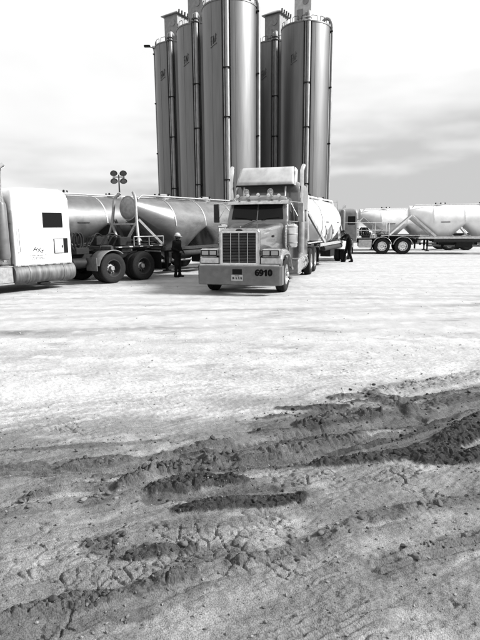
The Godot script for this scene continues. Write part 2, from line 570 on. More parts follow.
func build_ground() -> void:
	# Row and column positions: close together where the mud is, far apart toward the horizon.
	var rows := PackedFloat32Array()
	for z in [300.0, 80.0, 20.0, 6.0, 2.0, 0.0, -0.6, -1.0]:
		rows.append(z)
	var zz := 1.25
	while zz < 7.0:
		rows.append(-zz)
		zz += 0.0028 * zz
	while zz < 16.0:
		rows.append(-zz)
		zz += 0.0028 * zz * (1.0 + (zz - 7.0) * 0.3)
	while zz < 50.0:
		rows.append(-zz)
		zz *= 1.012
	while zz < 900.0:
		rows.append(-zz)
		zz *= 1.06
	var cols := PackedFloat32Array()
	var nc := 680
	for i in 14:
		cols.append(-1.0 - pow((14 - i) / 14.0, 3.0) * 40.0 - (14 - i) * 0.02)
	for i in nc + 1:
		cols.append(-1.0 + 2.0 * i / nc)
	for i in 14:
		cols.append(1.0 + pow((i + 1) / 14.0, 3.0) * 40.0 + (i + 1) * 0.02)
	var nr := rows.size()
	var nk := cols.size()

	var nz := FastNoiseLite.new()
	nz.seed = 5
	nz.frequency = 1.0
	nz.fractal_octaves = 5
	nz.fractal_gain = 0.55
	var patch := FastNoiseLite.new()
	patch.seed = 41
	patch.frequency = 1.0
	patch.fractal_octaves = 5
	patch.fractal_gain = 0.6
	var cell := FastNoiseLite.new()
	cell.seed = 17
	cell.noise_type = FastNoiseLite.TYPE_CELLULAR
	cell.frequency = 1.0
	cell.fractal_type = FastNoiseLite.FRACTAL_NONE
	cell.cellular_return_type = FastNoiseLite.RETURN_DISTANCE2_SUB
	cell.cellular_jitter = 1.0
	cell.domain_warp_enabled = true
	cell.domain_warp_amplitude = 0.25
	cell.domain_warp_frequency = 1.2
	var crumb := FastNoiseLite.new()
	crumb.seed = 88
	crumb.noise_type = FastNoiseLite.TYPE_CELLULAR
	crumb.frequency = 1.0
	crumb.fractal_octaves = 2
	crumb.cellular_return_type = FastNoiseLite.RETURN_DISTANCE
	var lump := FastNoiseLite.new()
	lump.seed = 23
	lump.noise_type = FastNoiseLite.TYPE_CELLULAR
	lump.frequency = 1.0
	lump.fractal_type = FastNoiseLite.FRACTAL_NONE
	lump.cellular_return_type = FastNoiseLite.RETURN_CELL_VALUE

	var rid := FastNoiseLite.new()
	rid.seed = 77
	rid.frequency = 1.0
	rid.fractal_octaves = 4
	rid.fractal_gain = 0.6
	var segs := []
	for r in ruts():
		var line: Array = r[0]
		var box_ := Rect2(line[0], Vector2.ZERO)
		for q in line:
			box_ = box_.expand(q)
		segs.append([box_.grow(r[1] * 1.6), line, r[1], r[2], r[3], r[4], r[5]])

	var pos := PackedVector3Array()
	var nor := PackedVector3Array()
	var uv := PackedVector2Array()
	var col := PackedColorArray()
	var wet_of := PackedFloat32Array()
	pos.resize(nr * nk)
	nor.resize(nr * nk)
	uv.resize(nr * nk)
	col.resize(nr * nk)
	var along := Vector2(0.92, -0.39)
	var across := Vector2(0.39, 0.92)
	for j in nr:
		var z := rows[j]
		var hw := 1.7 + 0.55 * clampf(-z, 0.0, 60.0)
		var near := 1.0 - smoothstep(6.0, 12.0, -z)
		for i in nk:
			var x := cols[i] * hw
			var id := j * nk + i
			var h := 0.0
			var tone := 0.56
			var big := patch.get_noise_2d(x * 0.22, z * 0.5)
			if z < -0.9 and z > -60.0 and absf(x) < 45.0:
				var p := Vector2(x, z)
				var u := p.dot(along)
				var v := p.dot(across)
				var swell := patch.get_noise_2d(x * 2.4 + 60.0, z * 2.4)
				var warp := nz.get_noise_2d(x * 1.3, z * 1.3) * 0.16
				var mid := nz.get_noise_2d(x * 2.2 + 31.0, z * 2.2)
				var scrape := nz.get_noise_2d(u * 0.7 + 7.0, (v + warp * 0.6) * 6.5)
				var stria := nz.get_noise_2d(u * 0.9 + 17.0, (v + warp * 0.5) * 22.0)
				var tracked := smoothstep(-0.1, 0.35, patch.get_noise_2d(u * 0.5 + 70.0, v * 1.3))
				var lanes := nz.get_noise_2d(x * 0.10 + 3.0, z * 1.5 + x * 0.12)
				var fine := nz.get_noise_2d(x * 17.0, z * 17.0)
				var far_fade := 1.0 - smoothstep(6.5, 11.0, -z)
				fine *= far_fade
				var torn := 0.0
				if near > 0.0:
					torn = 1.0 - absf(rid.get_noise_2d(u * 1.1 + 3.0, (v + warp * 0.8) * 9.0)) * 3.2
				# damp ground: a torn edge that runs from lower left to upper right
				var edge := (-z) - (5.35 + 0.24 * x + 0.8 * big + 0.4 * mid)
				var damp := 1.0 - smoothstep(-0.9, 0.9, edge + 0.9 * scrape + 0.3 * fine)
				var dry_again := smoothstep(0.05, 0.5, patch.get_noise_2d(x * 0.9 + 3.0, z * 1.1 + 8.0) + 0.25 * scrape)
				damp *= 1.0 - 0.42 * dry_again
				var wet := 0.0
				var plate := 0.0
				if near > 0.0:
					h += near * (0.030 * nz.get_noise_2d(x * 0.7, z * 0.7) + 0.012 * mid + 0.012 * scrape * (0.3 + 0.7 * damp))
					h += near * 0.007 * fine
					h += near * 0.009 * damp * stria * tracked
					var loose := smoothstep(-0.15, 0.35, nz.get_noise_2d(x * 1.1 + 90.0, z * 1.4) + 0.3 * scrape) * (0.35 + 0.65 * damp)
					h += near * 0.010 * loose * clampf(torn, -0.4, 1.0)
					h += near * loose * 0.007 * (crumb.get_noise_2d(x * 34.0, z * 34.0) * -1.0 - 0.5)
					var crack_zone := smoothstep(0.12, 0.36, nz.get_noise_2d(x * 1.0 + 50.0, z * 1.0)) * damp
					var f2 := -1.0
					if crack_zone > 0.02:
						f2 = cell.get_noise_2d(x * 11.0, z * 11.0) + 1.0
						var cr := 1.0 - smoothstep(0.0, 0.13, f2)
						h -= 0.02 * cr * crack_zone * near
						h += 0.006 * crack_zone * lump.get_noise_2d(x * 11.0, z * 11.0) * smoothstep(0.0, 0.2, f2)
					for s in segs:
						if not s[0].has_point(p):
							continue
						var w: float = s[2]
						var best := 1e9
						var side := 0.0
						var line: Array = s[1]
						var run := 0.0
						for k in line.size() - 1:
							var a: Vector2 = line[k]
							var b: Vector2 = line[k + 1]
							var ab := b - a
							var t := clampf((p - a).dot(ab) / ab.length_squared(), 0.0, 1.0)
							var d2 := p.distance_to(a + ab * t)
							if d2 < best:
								best = d2
								side = signf(ab.cross(p - a))
								run = (k + t) / (line.size() - 1)
								if (k == 0 and t == 0.0) or (k == line.size() - 2 and t == 1.0):
									best *= 0.8
						if s[3] > 0.0 and s[4] > 0.0:
							best /= 0.40 + 0.60 * pow(maxf(sin(PI * clampf(run, 0.04, 0.96)), 0.0), 0.6)
						var dd := best + warp * 0.35 + 0.02 * mid + 0.012 * fine
						var q := clampf(1.0 - dd / (w * 1.15), 0.0, 1.0)
						if q <= 0.0:
							continue
						var body := smoothstep(0.0, 0.75, q)
						if s[3] > 0.0:
							if s[4] > 0.0:
								var fr := 15.0 if w < 0.14 else 10.5
								var e2 := cell.get_noise_2d((x + warp * 0.2) * fr + 9.0, z * fr) + 1.0
								var e3 := cell.get_noise_2d(x * fr * 2.7, z * fr * 2.7) + 1.0
								var cv := lump.get_noise_2d((x + warp * 0.2) * fr + 9.0, z * fr)
								plate = cv
								var crag := (0.35 + 0.65 * smoothstep(0.0, 0.16, e2)) * (0.8 + 0.22 * cv) + 0.14 * smoothstep(0.0, 0.2, e3) + 0.35 * mid + 0.12 * fine
								h += s[3] * 0.8 * body * lerpf(1.0, 0.1 + 0.9 * crag, s[4]) * (1.0 if s[5] > 0.92 else lerpf(0.4, 1.25, smoothstep(-0.35, 0.35, swell)))
							else:
								h += s[3] * body
							h += s[3] * 0.25 * body * mid
						else:
							h += s[3] * body
							if s[6] > 0.0:
								h += 0.011 * body * sin(best * side * TAU / 0.055 + 3.0 * warp)
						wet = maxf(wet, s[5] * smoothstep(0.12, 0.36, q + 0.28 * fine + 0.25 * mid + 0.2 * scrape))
				# tone: dry caliche, damp clay, wet mud
				tone = lerpf(0.36, 0.115, clampf(damp * (1.0 + 0.45 * scrape + 0.3 * fine), 0.0, 1.0))
				var smear := smoothstep(0.12, 0.75, patch.get_noise_2d(x * 0.35 + 20.0, z * 1.1) + 0.4 * scrape) * (1.0 - smoothstep(9.0, 22.0, -z) * 0.6)
				tone = lerpf(tone, tone * 0.62, smear * (1.0 - damp))
				tone *= 1.0 + 0.28 * stria * tracked * near * damp + 0.16 * lanes * (1.0 - damp)
				tone *= 1.0 + 0.16 * mid + 0.30 * fine + 0.10 * swell
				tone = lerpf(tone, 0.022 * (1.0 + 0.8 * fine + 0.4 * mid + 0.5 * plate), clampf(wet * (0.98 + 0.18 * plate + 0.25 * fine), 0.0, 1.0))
				# packed wheel tracks that cross the dry yard
				if z < -5.0 and z > -26.0:
					for c in [[-8.2, 0.10, 0.012], [-7.1, 0.20, -0.01], [-10.4, -0.16, 0.01], [-12.2, 0.05, 0.0], [-9.3, -0.3, 0.0], [-15.0, 0.12, 0.0]]:
						var zc: float = c[0] + c[1] * x + c[2] * x * x
						var dz := absf(absf(z - zc) - 0.9) + 0.25 * mid
						if dz < 0.5:
							tone *= 1.0 - 0.24 * (1.0 - smoothstep(0.10, 0.34, dz)) * clampf(0.55 + 1.3 * lanes + 0.8 * mid, 0.0, 1.0)
				if near < 1.0:
					h += (1.0 - near) * (0.006 * mid + 0.003 * scrape)
			else:
				tone = 0.34 * (1.0 + 0.2 * big)
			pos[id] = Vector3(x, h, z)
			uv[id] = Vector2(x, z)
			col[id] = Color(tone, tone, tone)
	for j in nr:
		for i in nk:
			var id := j * nk + i
			var l := pos[id - 1] if i > 0 else pos[id]
			var r := pos[id + 1] if i < nk - 1 else pos[id]
			var f := pos[id - nk] if j > 0 else pos[id]
			var b := pos[id + nk] if j < nr - 1 else pos[id]
			nor[id] = (r - l).cross(b - f).normalized()
			if nor[id].y < 0.0:
				nor[id] = -nor[id]
	var idx := PackedInt32Array()
	idx.resize((nr - 1) * (nk - 1) * 6)
	var o := 0
	for j in nr - 1:
		for i in nk - 1:
			var a := j * nk + i
			idx[o] = a
			idx[o + 1] = a + nk
			idx[o + 2] = a + 1
			idx[o + 3] = a + 1
			idx[o + 4] = a + nk
			idx[o + 5] = a + nk + 1
			o += 6
	var arr := []
	arr.resize(Mesh.ARRAY_MAX)
	arr[Mesh.ARRAY_VERTEX] = pos
	arr[Mesh.ARRAY_NORMAL] = nor
	arr[Mesh.ARRAY_TEX_UV] = uv
	arr[Mesh.ARRAY_COLOR] = col
	arr[Mesh.ARRAY_INDEX] = idx
	var mesh := ArrayMesh.new()
	mesh.add_surface_from_arrays(Mesh.PRIMITIVE_TRIANGLES, arr)
	var m := StandardMaterial3D.new()
	m.vertex_color_use_as_albedo = true
	m.roughness = 0.93
	m.metallic_specular = 0.25
	m.albedo_texture = tone_texture(noise_image(61, 0.10, 5, 1024), 0.60, 1.24, 1.0)
	m.uv1_scale = Vector3(0.8, 0.8, 0.8)
	m.heightmap_enabled = true
	m.heightmap_texture = tone_texture(noise_image(62, 0.12, 4, 1024), 0.0, 1.0, 1.0)
	m.heightmap_scale = 0.28
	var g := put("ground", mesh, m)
	g.set_meta("kind", "structure")
	ground_rows = rows
	ground_cols = cols
	ground_pos = pos
	scatter_clods(g, m)


var ground_rows: PackedFloat32Array
var ground_cols: PackedFloat32Array
var ground_pos: PackedVector3Array


func ground_height(x: float, z: float) -> float:
	# the nearest vertex of the ground sheet
	var j := 0
	var lo := 0
	var hi := ground_rows.size() - 1
	while hi - lo > 1:
		j = (lo + hi) / 2
		if ground_rows[j] > z:
			lo = j
		else:
			hi = j
	var hw := 1.7 + 0.55 * clampf(-ground_rows[lo], 0.0, 60.0)
	var c := x / hw
	var i := 14 + int(round((c + 1.0) * 0.5 * 680))
	i = clampi(i, 0, ground_cols.size() - 1)
	return ground_pos[lo * ground_cols.size() + i].y


func clod_mesh(rng: RandomNumberGenerator) -> ArrayMesh:
	# A broken lump of dry clay: a faceted blob with flat faces cut into it.
	var base := SphereMesh.new()
	base.radius = 1.0
	base.height = 2.0
	base.radial_segments = 12
	base.rings = 7
	var mdt := base.get_mesh_arrays()
	var v: PackedVector3Array = mdt[Mesh.ARRAY_VERTEX]
	var ids: PackedInt32Array = mdt[Mesh.ARRAY_INDEX]
	var planes := []
	for i in 9:
		planes.append([Vector3(rng.randfn(), rng.randfn() * 0.7, rng.randfn()).normalized(), rng.randf_range(0.5, 0.85)])
	var n := FastNoiseLite.new()
	n.seed = rng.randi()
	n.frequency = 0.9
	var st := mb()
	var q := Vector3(rng.randf_range(0.85, 1.3), rng.randf_range(0.42, 0.7), rng.randf_range(0.6, 1.0))
	var moved := PackedVector3Array()
	for p in v:
		var k := p
		for pl in planes:
			var over: float = k.dot(pl[0]) - pl[1]
			if over > 0.0:
				k -= pl[0] * over
		k *= 1.0 + 0.30 * n.get_noise_3d(p.x, p.y, p.z) + 0.12 * n.get_noise_3d(p.x * 3.1, p.y * 3.1, p.z * 3.1)
		moved.append(k * q)
	for i in range(0, ids.size(), 3):
		var a := moved[ids[i]]
		var b := moved[ids[i + 1]]
		var c := moved[ids[i + 2]]
		if (b - a).cross(c - a).length_squared() < 1e-12:
			continue
		st.set_smooth_group(1)
		st.add_vertex(a)
		st.add_vertex(b)
		st.add_vertex(c)
	st.generate_normals()
	return st.commit()


func scatter_clods(g: MeshInstance3D, ground_mat: StandardMaterial3D) -> void:
	var rng := RandomNumberGenerator.new()
	rng.seed = 404
	var shapes := []
	for i in 8:
		shapes.append(clod_mesh(rng))
	var tones := []
	var t_speck: Texture2D = M.mark.albedo_texture
	for v in [0.026, 0.05, 0.10, 0.16]:
		var m := mat(v, 0.95, 0.0, t_speck, Vector3(9, 9, 9))
		m.metallic_specular = 0.2
		tones.append(m)
	var ridge := []
	for r in ruts():
		if r[2] > 0.0 and r[3] > 0.25:
			ridge.append(r)
	var done := 0
	while done < 260:
		var r: Array = ridge[rng.randi() % ridge.size()]
		var line: Array = r[0]
		var k := rng.randi() % (line.size() - 1)
		var p: Vector2 = line[k].lerp(line[k + 1], rng.randf())
		var off: float = rng.randfn() * r[1] * 0.75
		var e: Vector2 = (line[k + 1] - line[k]).normalized()
		p += Vector2(-e.y, e.x) * off
		var size := rng.randf_range(0.008, 0.02) + 0.022 * pow(rng.randf(), 3.0)
		if r[1] > 0.15:
			size *= 1.35
		var tone: int = 0 if r[4] > 0.8 else (1 if r[4] > 0.45 else 2)
		if rng.randf() < 0.25:
			tone = mini(tone + 1, 3)
		var o := put("clod", shapes[rng.randi() % shapes.size()], tones[tone], g)
		o.position = Vector3(p.x, ground_height(p.x, p.y) + size * 0.25, p.y)
		o.rotation = Vector3(rng.randf_range(-0.4, 0.4), rng.randf() * TAU, rng.randf_range(-0.4, 0.4))
		o.scale = Vector3.ONE * size
		done += 1
	# crumbs and grit: nobody could count them
	var mm := MultiMesh.new()
	mm.transform_format = MultiMesh.TRANSFORM_3D
	mm.use_colors = true
	mm.mesh = shapes[2]
	var count := 15200
	mm.instance_count = count
	for i in count:
		var z := -1.5 - 7.5 * pow(rng.randf(), 1.7)
		var x := rng.randf_range(-1.0, 1.0) * (1.2 + 0.5 * -z)
		if i >= 14000:
			z = rng.randf_range(-5.0, -19.0)
			x = rng.randf_range(-1.0, 1.0) * (1.5 + 0.55 * -z)
		elif i % 3 == 0:
			var r: Array = ridge[rng.randi() % ridge.size()]
			var line: Array = r[0]
			var k := rng.randi() % (line.size() - 1)
			var p: Vector2 = line[k].lerp(line[k + 1], rng.randf())
			x = p.x + rng.randfn() * r[1] * 1.4
			z = p.y + rng.randfn() * r[1] * 1.4
		var s := 0.0018 + 0.011 * pow(rng.randf(), 5.0)
		var b := Basis.from_euler(Vector3(rng.randf() * TAU, rng.randf() * TAU, 0)).scaled(Vector3.ONE * s)
		mm.set_instance_transform(i, Transform3D(b, Vector3(x, ground_height(x, z) + s * 0.3, z)))
		var t := rng.randf_range(0.05, 0.17) if z > -5.2 else rng.randf_range(0.18, 0.34)
		if i >= 14000:
			s *= 1.9
			b = b.scaled(Vector3.ONE * 1.9)
			t = rng.randf_range(0.17, 0.36)
			mm.set_instance_transform(i, Transform3D(b, Vector3(x, ground_height(x, z) + s * 0.2, z)))
		elif i % 3 == 0:
			t = rng.randf_range(0.025, 0.09)
		mm.set_instance_color(i, Color(t, t, t))
	var mi := MultiMeshInstance3D.new()
	mi.name = "grit"
	mi.multimesh = mm
	var gm := StandardMaterial3D.new()
	gm.vertex_color_use_as_albedo = true
	gm.roughness = 0.95
	gm.metallic_specular = 0.2
	mi.material_override = gm
	mi.set_meta("kind", "stuff")
	g.add_child(mi)


# ---------------------------------------------------------------- silos

func build_silos() -> void:
	# centre (x, z), radius
	make_silo(Vector3(-0.58, 0, -40.2), 2.02, 17.45, 0.05, "tallest looking grey silo at the front, nearest the trucks", 0)
	make_silo(Vector3(-2.98, 0, -44.3), 1.97, 17.45, 0.02, "grey silo in the middle of the dark row of three", 1)
	make_silo(Vector3(-5.42, 0, -48.2), 1.97, 17.45, 0.0, "leftmost dark silo at the far end of its row", 2)
	make_silo(Vector3(3.35, 0, -48.2), 1.97, 17.45, 0.08, "half hidden grey silo squeezed between front silo and pale silo", 3)
	make_silo(Vector3(5.50, 0, -44.1), 1.97, 17.45, 0.12, "rightmost pale silo with a gooseneck pipe on its rim", 4)


func on_shell(c: Vector3, r: float, a: float, y: float) -> Vector3:
	# a = 0 faces the camera side (+z), positive toward +x
	return c + Vector3(sin(a) * r, y, cos(a) * r)


func make_silo(at: Vector3, r: float, h: float, turn: float, label: String, k: int) -> void:
	var t := thing("silo", label, "silo", at, 0.0, "bulk silos behind the trucks")
	var z := Vector3.ZERO
	var st := mb()
	lathe(st, [Vector2(r, 0), Vector2(r, h), Vector2(r - 0.03, h), Vector2(r - 0.03, 0)], z, Vector3.UP, 72, true)
	obj("shell", st, M.silo, t)
	st = mb()
	lathe(st, [Vector2(0, h + 0.55), Vector2(0.5, h + 0.5), Vector2(r - 0.02, h + 0.03), Vector2(r - 0.02, h - 0.2), Vector2(0, h - 0.2)], z, Vector3.UP, 48)
	obj("roof", st, M.silo, t)
	for y in [h - 0.03, 0.12]:
		st = mb()
		var p := 0.035 if y > h - 0.1 or y < 0.2 else 0.008
		lathe(st, [Vector2(r - 0.01, y - 0.05), Vector2(r + p, y - 0.05), Vector2(r + p, y + 0.05), Vector2(r - 0.01, y + 0.05)], z, Vector3.UP, 72, true)
		obj("rim_ring", st, M.silo_seam, t)
	for i in 7:
		var a := TAU * i / 7 + turn + 0.16
		st = mb()
		box(st, on_shell(z, r + 0.004, a, h * 0.5), Vector3(0.02, h - 0.3, 0.012), 0.004, Basis(Vector3.UP, a))
		obj("seam", st, M.silo_seam, t)
	# riser: two fill pipes side by side in front of a backing channel
	for g in [[-0.16 + turn, 0], [1.30, 1], [-1.75, 2]]:
		if g[1] == 2 and k != 2:
			continue
		var a: float = g[0]
		var top := h + 0.25
		if g[1] == 0:
			var riser := part("riser", t)
			st = mb()
			box(st, on_shell(z, r + 0.03, a, h * 0.5), Vector3(0.62, h - 0.1, 0.035), 0.008, Basis(Vector3.UP, a))
			obj("channel", st, M.silo_dark, riser)
			for e in [-0.30, 0.30]:
				st = mb()
				var c: Vector3 = on_shell(z, r + 0.10, a, h * 0.5) + Vector3(cos(a), 0, -sin(a)) * e
				box(st, c, Vector3(0.05, h - 0.1, 0.16), 0.006, Basis(Vector3.UP, a))
				obj("channel_edge", st, M.silo_dark, riser)
			for e in [[-0.17, 0.05], [0.06, 0.15]]:
				st = mb()
				var c: Vector3 = on_shell(z, r + 0.17, a, 0) + Vector3(cos(a), 0, -sin(a)) * e[0]
				var inward := on_shell(z, r - 0.55, a, 0) - on_shell(z, r + 0.17, a, 0)
				tube(st, bend([c + Vector3(0, 0.1, 0), c + Vector3(0, top + 0.35, 0), c + inward + Vector3(0, top + 0.35, 0)], 0.3), e[1], 12)
				obj("fill_pipe", st, M.silo_pipe, riser)
				for f in [0.0, 0.22]:
					st = mb()
					cyl(st, c + Vector3(0, top - 0.35 + f, 0), c + Vector3(0, top - 0.27 + f, 0), e[1] + 0.07, 14, 0.01)
					obj("flange", st, M.silo_dark if k < 4 else M.filter_pale, riser)
			for y in [h * 0.30, h * 0.55, h * 0.74]:
				st = mb()
				box(st, on_shell(z, r + 0.19, a, y), Vector3(0.58, 0.09, 0.26), 0.01, Basis(Vector3.UP, a))
				obj("clamp", st, M.black, riser)
		else:
			var vent := part("vent_line", t)
			st = mb()
			var c := on_shell(z, r + 0.16, a, 0)
			var inn := on_shell(z, r - 0.75, a, 0)
			var pts := [c + Vector3(0, 0.3, 0), c + Vector3(0, h - 0.1, 0)]
			if g[1] == 1:
				for i in 9:
					var b := PI * (i + 1) / 10.0
					pts.append((c + inn) * 0.5 + (c - inn) * 0.5 * cos(b) + Vector3(0, h - 0.1 + 0.75 * sin(b), 0))
				pts.append(inn + Vector3(0, h - 0.2, 0))
			else:
				pts.append(c + Vector3(-0.1, h + 0.35, 0))
			tube(st, pts, 0.12 if g[1] == 1 else 0.06, 12)
			obj("pipe", st, M.silo_pipe, vent)
			for y in [h * 0.22, h * 0.49, h * 0.74, h - 0.35]:
				st = mb()
				box(st, on_shell(z, r + 0.10, a, y), Vector3(0.34, 0.10, 0.28), 0.01, Basis(Vector3.UP, a))
				obj("clamp", st, M.black, vent)
	# dust filter on the roof
	var fx := 0.05
	var fil := part("dust_filter", t, Vector3(fx, h + 0.25, 0.35))
	fil.rotation.y = -0.6
	st = mb()
	box(st, Vector3(0, 1.05, 0), Vector3(1.5, 2.1, 1.5), 0.03)
	obj("housing", st, M.filter if k < 4 else M.filter_pale, fil)
	st = mb()
	var rr := []
	for lv in [[2.1, 0.95], [2.16, 0.95], [2.52, 0.32], [2.56, 0.2]]:
		var e: float = lv[1]
		var y: float = lv[0]
		rr.append(PackedVector3Array([Vector3(-e, y, -e), Vector3(e, y, -e), Vector3(e, y, e), Vector3(-e, y, e)]))
	loft(st, rr, [], true, true, true)
	obj("hood", st, M.filter, fil)
	for i in 5:
		st = mb()
		cyl(st, Vector3(0.98, 2.1, -0.76 + i * 0.38), Vector3(1.0, 2.36, -0.76 + i * 0.38), 0.07, 10, 0.01)
		obj("pulse_valve", st, M.silo_dark, fil)
	st = mb()
	cyl(st, Vector3(0.25, 1.45, 0.74), Vector3(0.25, 1.45, 0.80), 0.26, 20, 0.01)
	obj("access_port", st, M.filter, fil)
	st = mb()
	box(st, Vector3(-0.25, 0.6, 0.77), Vector3(0.5, 0.7, 0.05), 0.01)
	obj("hatch", st, M.filter, fil)
	# loops of the roof railing
	for i in 16:
		var a0 := TAU * i / 16 + 0.1
		st = mb()
		var pts := []
		for q in [[0.0, 0.0], [0.0, 0.42], [1.0, 0.42], [1.0, 0.0]]:
			pts.append(on_shell(z, r - 0.06, a0 + q[0] * 0.27, h - 0.02 + q[1]))
		tube(st, bend(pts, 0.12, 3), 0.022, 6)
		obj("railing_loop", st, M.silo_dark, t)
	if k == 2:
		st = mb()
		tube(st, [on_shell(z, r - 0.1, -1.45, h - 0.1), on_shell(z, r + 0.45, -1.5, h + 0.12)], 0.04, 8)
		box(st, on_shell(z, r + 0.65, -1.5, h + 0.16), Vector3(0.55, 0.16, 0.3), 0.03)
		obj("floodlight", st, M.black, t)
	# painted number, now only worn strokes
	var num := part("painted_number", t)
	var strokes := [[0.0, 0.0, 0.0, 0.5], [0.0, 0.5, 0.3, 0.6], [0.0, 0.25, 0.28, 0.32], [0.45, 0.08, 0.55, 0.62], [0.55, 0.62, 0.8, 0.15], [0.95, 0.2, 1.0, 0.75], [1.0, 0.75, 1.25, 0.6], [1.0, 0.45, 1.25, 0.4], [-0.1, -0.15, 1.3, 0.1]]
	for s in strokes:
		st = mb()
		var a := on_shell(z, r + 0.006, -0.72 + s[0] * 0.20, h - 2.9 + s[1])
		var b := on_shell(z, r + 0.006, -0.72 + s[2] * 0.20, h - 2.9 + s[3])
		bar(st, a, b, 0.10, 0.012, 0.002)
		obj("stroke", st, M.mark, num)


func build_light_mast() -> void:
	var t := thing("light_mast", "slim yard light mast with four lamp heads behind tank trailers", "light mast", Vector3(-10.9, 0, -47.0), 0.1)
	var st := mb()
	tube(st, [Vector3(0, 0, 0), Vector3(0, 3.5, 0), Vector3(0, 6.55, 0)], [0.11, 0.085, 0.06], 12)
	obj("pole", st, M.pole, t)
	for y in [6.35]:
		st = mb()
		bar(st, Vector3(-0.55, y, 0), Vector3(0.55, y, 0), 0.08, 0.08)
		obj("crossbar", st, M.pole, t)
	for q in [[-0.42, 6.68], [0.42, 6.68], [-0.42, 6.0], [0.42, 6.0]]:
		var l := part("lamp_head", t, Vector3(q[0], q[1], 0.1))
		st = mb()
		lathe(st, [Vector2(0, -0.22), Vector2(0.16, -0.2), Vector2(0.31, -0.02), Vector2(0.33, 0.05), Vector2(0.29, 0.06), Vector2(0, 0.03)], Vector3.ZERO, Vector3(0.15, -0.75, 0.6), 20)
		obj("reflector", st, M.pole, l)
		st = mb()
		cyl(st, Vector3(0, -0.045, 0.036), Vector3(0, -0.06, 0.05), 0.26, 20)
		obj("lamp_glass", st, M.lens, l)
		st = mb()
		bar(st, Vector3(0, 0.1 if q[1] < 6.3 else -0.1, -0.05), Vector3(0, (6.35 - q[1]), -0.1), 0.05, 0.05)
		obj("bracket", st, M.pole, l)


# ---------------------------------------------------------------- wheels

func wheel_meshes() -> void:
	var st := mb()
	var pr := []
	for q in [[0.285, -0.10], [0.30, -0.125], [0.37, -0.145], [0.45, -0.142], [0.488, -0.125], [0.505, -0.105], [0.510, -0.07], [0.497, -0.066], [0.497, -0.052], [0.511, -0.048], [0.512, -0.012], [0.498, -0.008]]:
		pr.append(Vector2(q[0], q[1]))
	for i in range(pr.size() - 1, -1, -1):
		pr.append(Vector2(pr[i].x, -pr[i].y))
	lathe(st, pr, Vector3.ZERO, Vector3.RIGHT, 44, true)
	st.generate_normals()
	mesh_cache["tyre"] = st.commit()
	# concave rim of the drive and trailer wheels (outside toward +x)
	st = mb()
	lathe(st, [Vector2(0.293, 0.118), Vector2(0.300, 0.128), Vector2(0.284, 0.132), Vector2(0.266, 0.110), Vector2(0.256, 0.0), Vector2(0.235, -0.055), Vector2(0.17, -0.075), Vector2(0.0, -0.075), Vector2(0.0, -0.11), Vector2(0.28, -0.11)], Vector3.ZERO, Vector3.RIGHT, 36)
	st.generate_normals()
	mesh_cache["rim_deep"] = st.commit()
	st = mb()
	lathe(st, [Vector2(0, 0.085), Vector2(0.07, 0.08), Vector2(0.085, 0.06), Vector2(0.095, -0.03), Vector2(0.13, -0.045), Vector2(0.13, -0.085), Vector2(0, -0.085)], Vector3.ZERO, Vector3.RIGHT, 20)
	for i in 10:
		var a := TAU * i / 10
		cyl(st, Vector3(-0.08, cos(a) * 0.155, sin(a) * 0.155), Vector3(-0.035, cos(a) * 0.155, sin(a) * 0.155), 0.016, 6)
	st.generate_normals()
	mesh_cache["hub_deep"] = st.commit()
	st = mb()
	for i in 10:
		var a := TAU * (i + 0.5) / 10
		cyl(st, Vector3(-0.10, cos(a) * 0.215, sin(a) * 0.215), Vector3(-0.058, cos(a) * 0.215, sin(a) * 0.215), 0.026, 10)
	st.generate_normals()
	mesh_cache["holes_deep"] = st.commit()
	# convex rim of the steer wheels
	st = mb()
	lathe(st, [Vector2(0.293, 0.118), Vector2(0.300, 0.128), Vector2(0.284, 0.132), Vector2(0.262, 0.105), Vector2(0.25, 0.06), Vector2(0.21, 0.085), Vector2(0.17, 0.115), Vector2(0.0, 0.115), Vector2(0.0, -0.11), Vector2(0.28, -0.11)], Vector3.ZERO, Vector3.RIGHT, 36)
	st.generate_normals()
	mesh_cache["rim_steer"] = st.commit()
	st = mb()
	lathe(st, [Vector2(0, 0.20), Vector2(0.06, 0.195), Vector2(0.085, 0.17), Vector2(0.09, 0.12), Vector2(0.13, 0.115), Vector2(0.13, 0.1), Vector2(0, 0.1)], Vector3.ZERO, Vector3.RIGHT, 20)
	for i in 10:
		var a := TAU * i / 10
		cyl(st, Vector3(0.11, cos(a) * 0.150, sin(a) * 0.150), Vector3(0.155, cos(a) * 0.150, sin(a) * 0.150), 0.018, 6)
	st.generate_normals()
	mesh_cache["hub_steer"] = st.commit()
	st = mb()
	for i in 10:
		var a := TAU * (i + 0.5) / 10
		cyl(st, Vector3(0.05, cos(a) * 0.215, sin(a) * 0.215), Vector3(0.086, cos(a) * 0.215, sin(a) * 0.215), 0.024, 10)
	st.generate_normals()
	mesh_cache["holes_steer"] = st.commit()


func wheel(parent: Node3D, at: Vector3, side: int, kind: String, rim: Material, dual: bool, hub: Material) -> void:
	if not mesh_cache.has("tyre"):
		wheel_meshes()
	var w := part("wheel", parent, at)
	w.rotation.y = 0.0 if side > 0 else PI
	put("tyre", mesh_cache["tyre"], M.rubber, w)
	if dual:
		var t2 := put("inner_tyre", mesh_cache["tyre"], M.rubber, w)
		t2.position.x = -0.33
	put("rim", mesh_cache["rim_" + kind], rim, w)
	put("hub", mesh_cache["hub_" + kind], hub, w)
	put("hand_holes", mesh_cache["holes_" + kind], M.black, w)


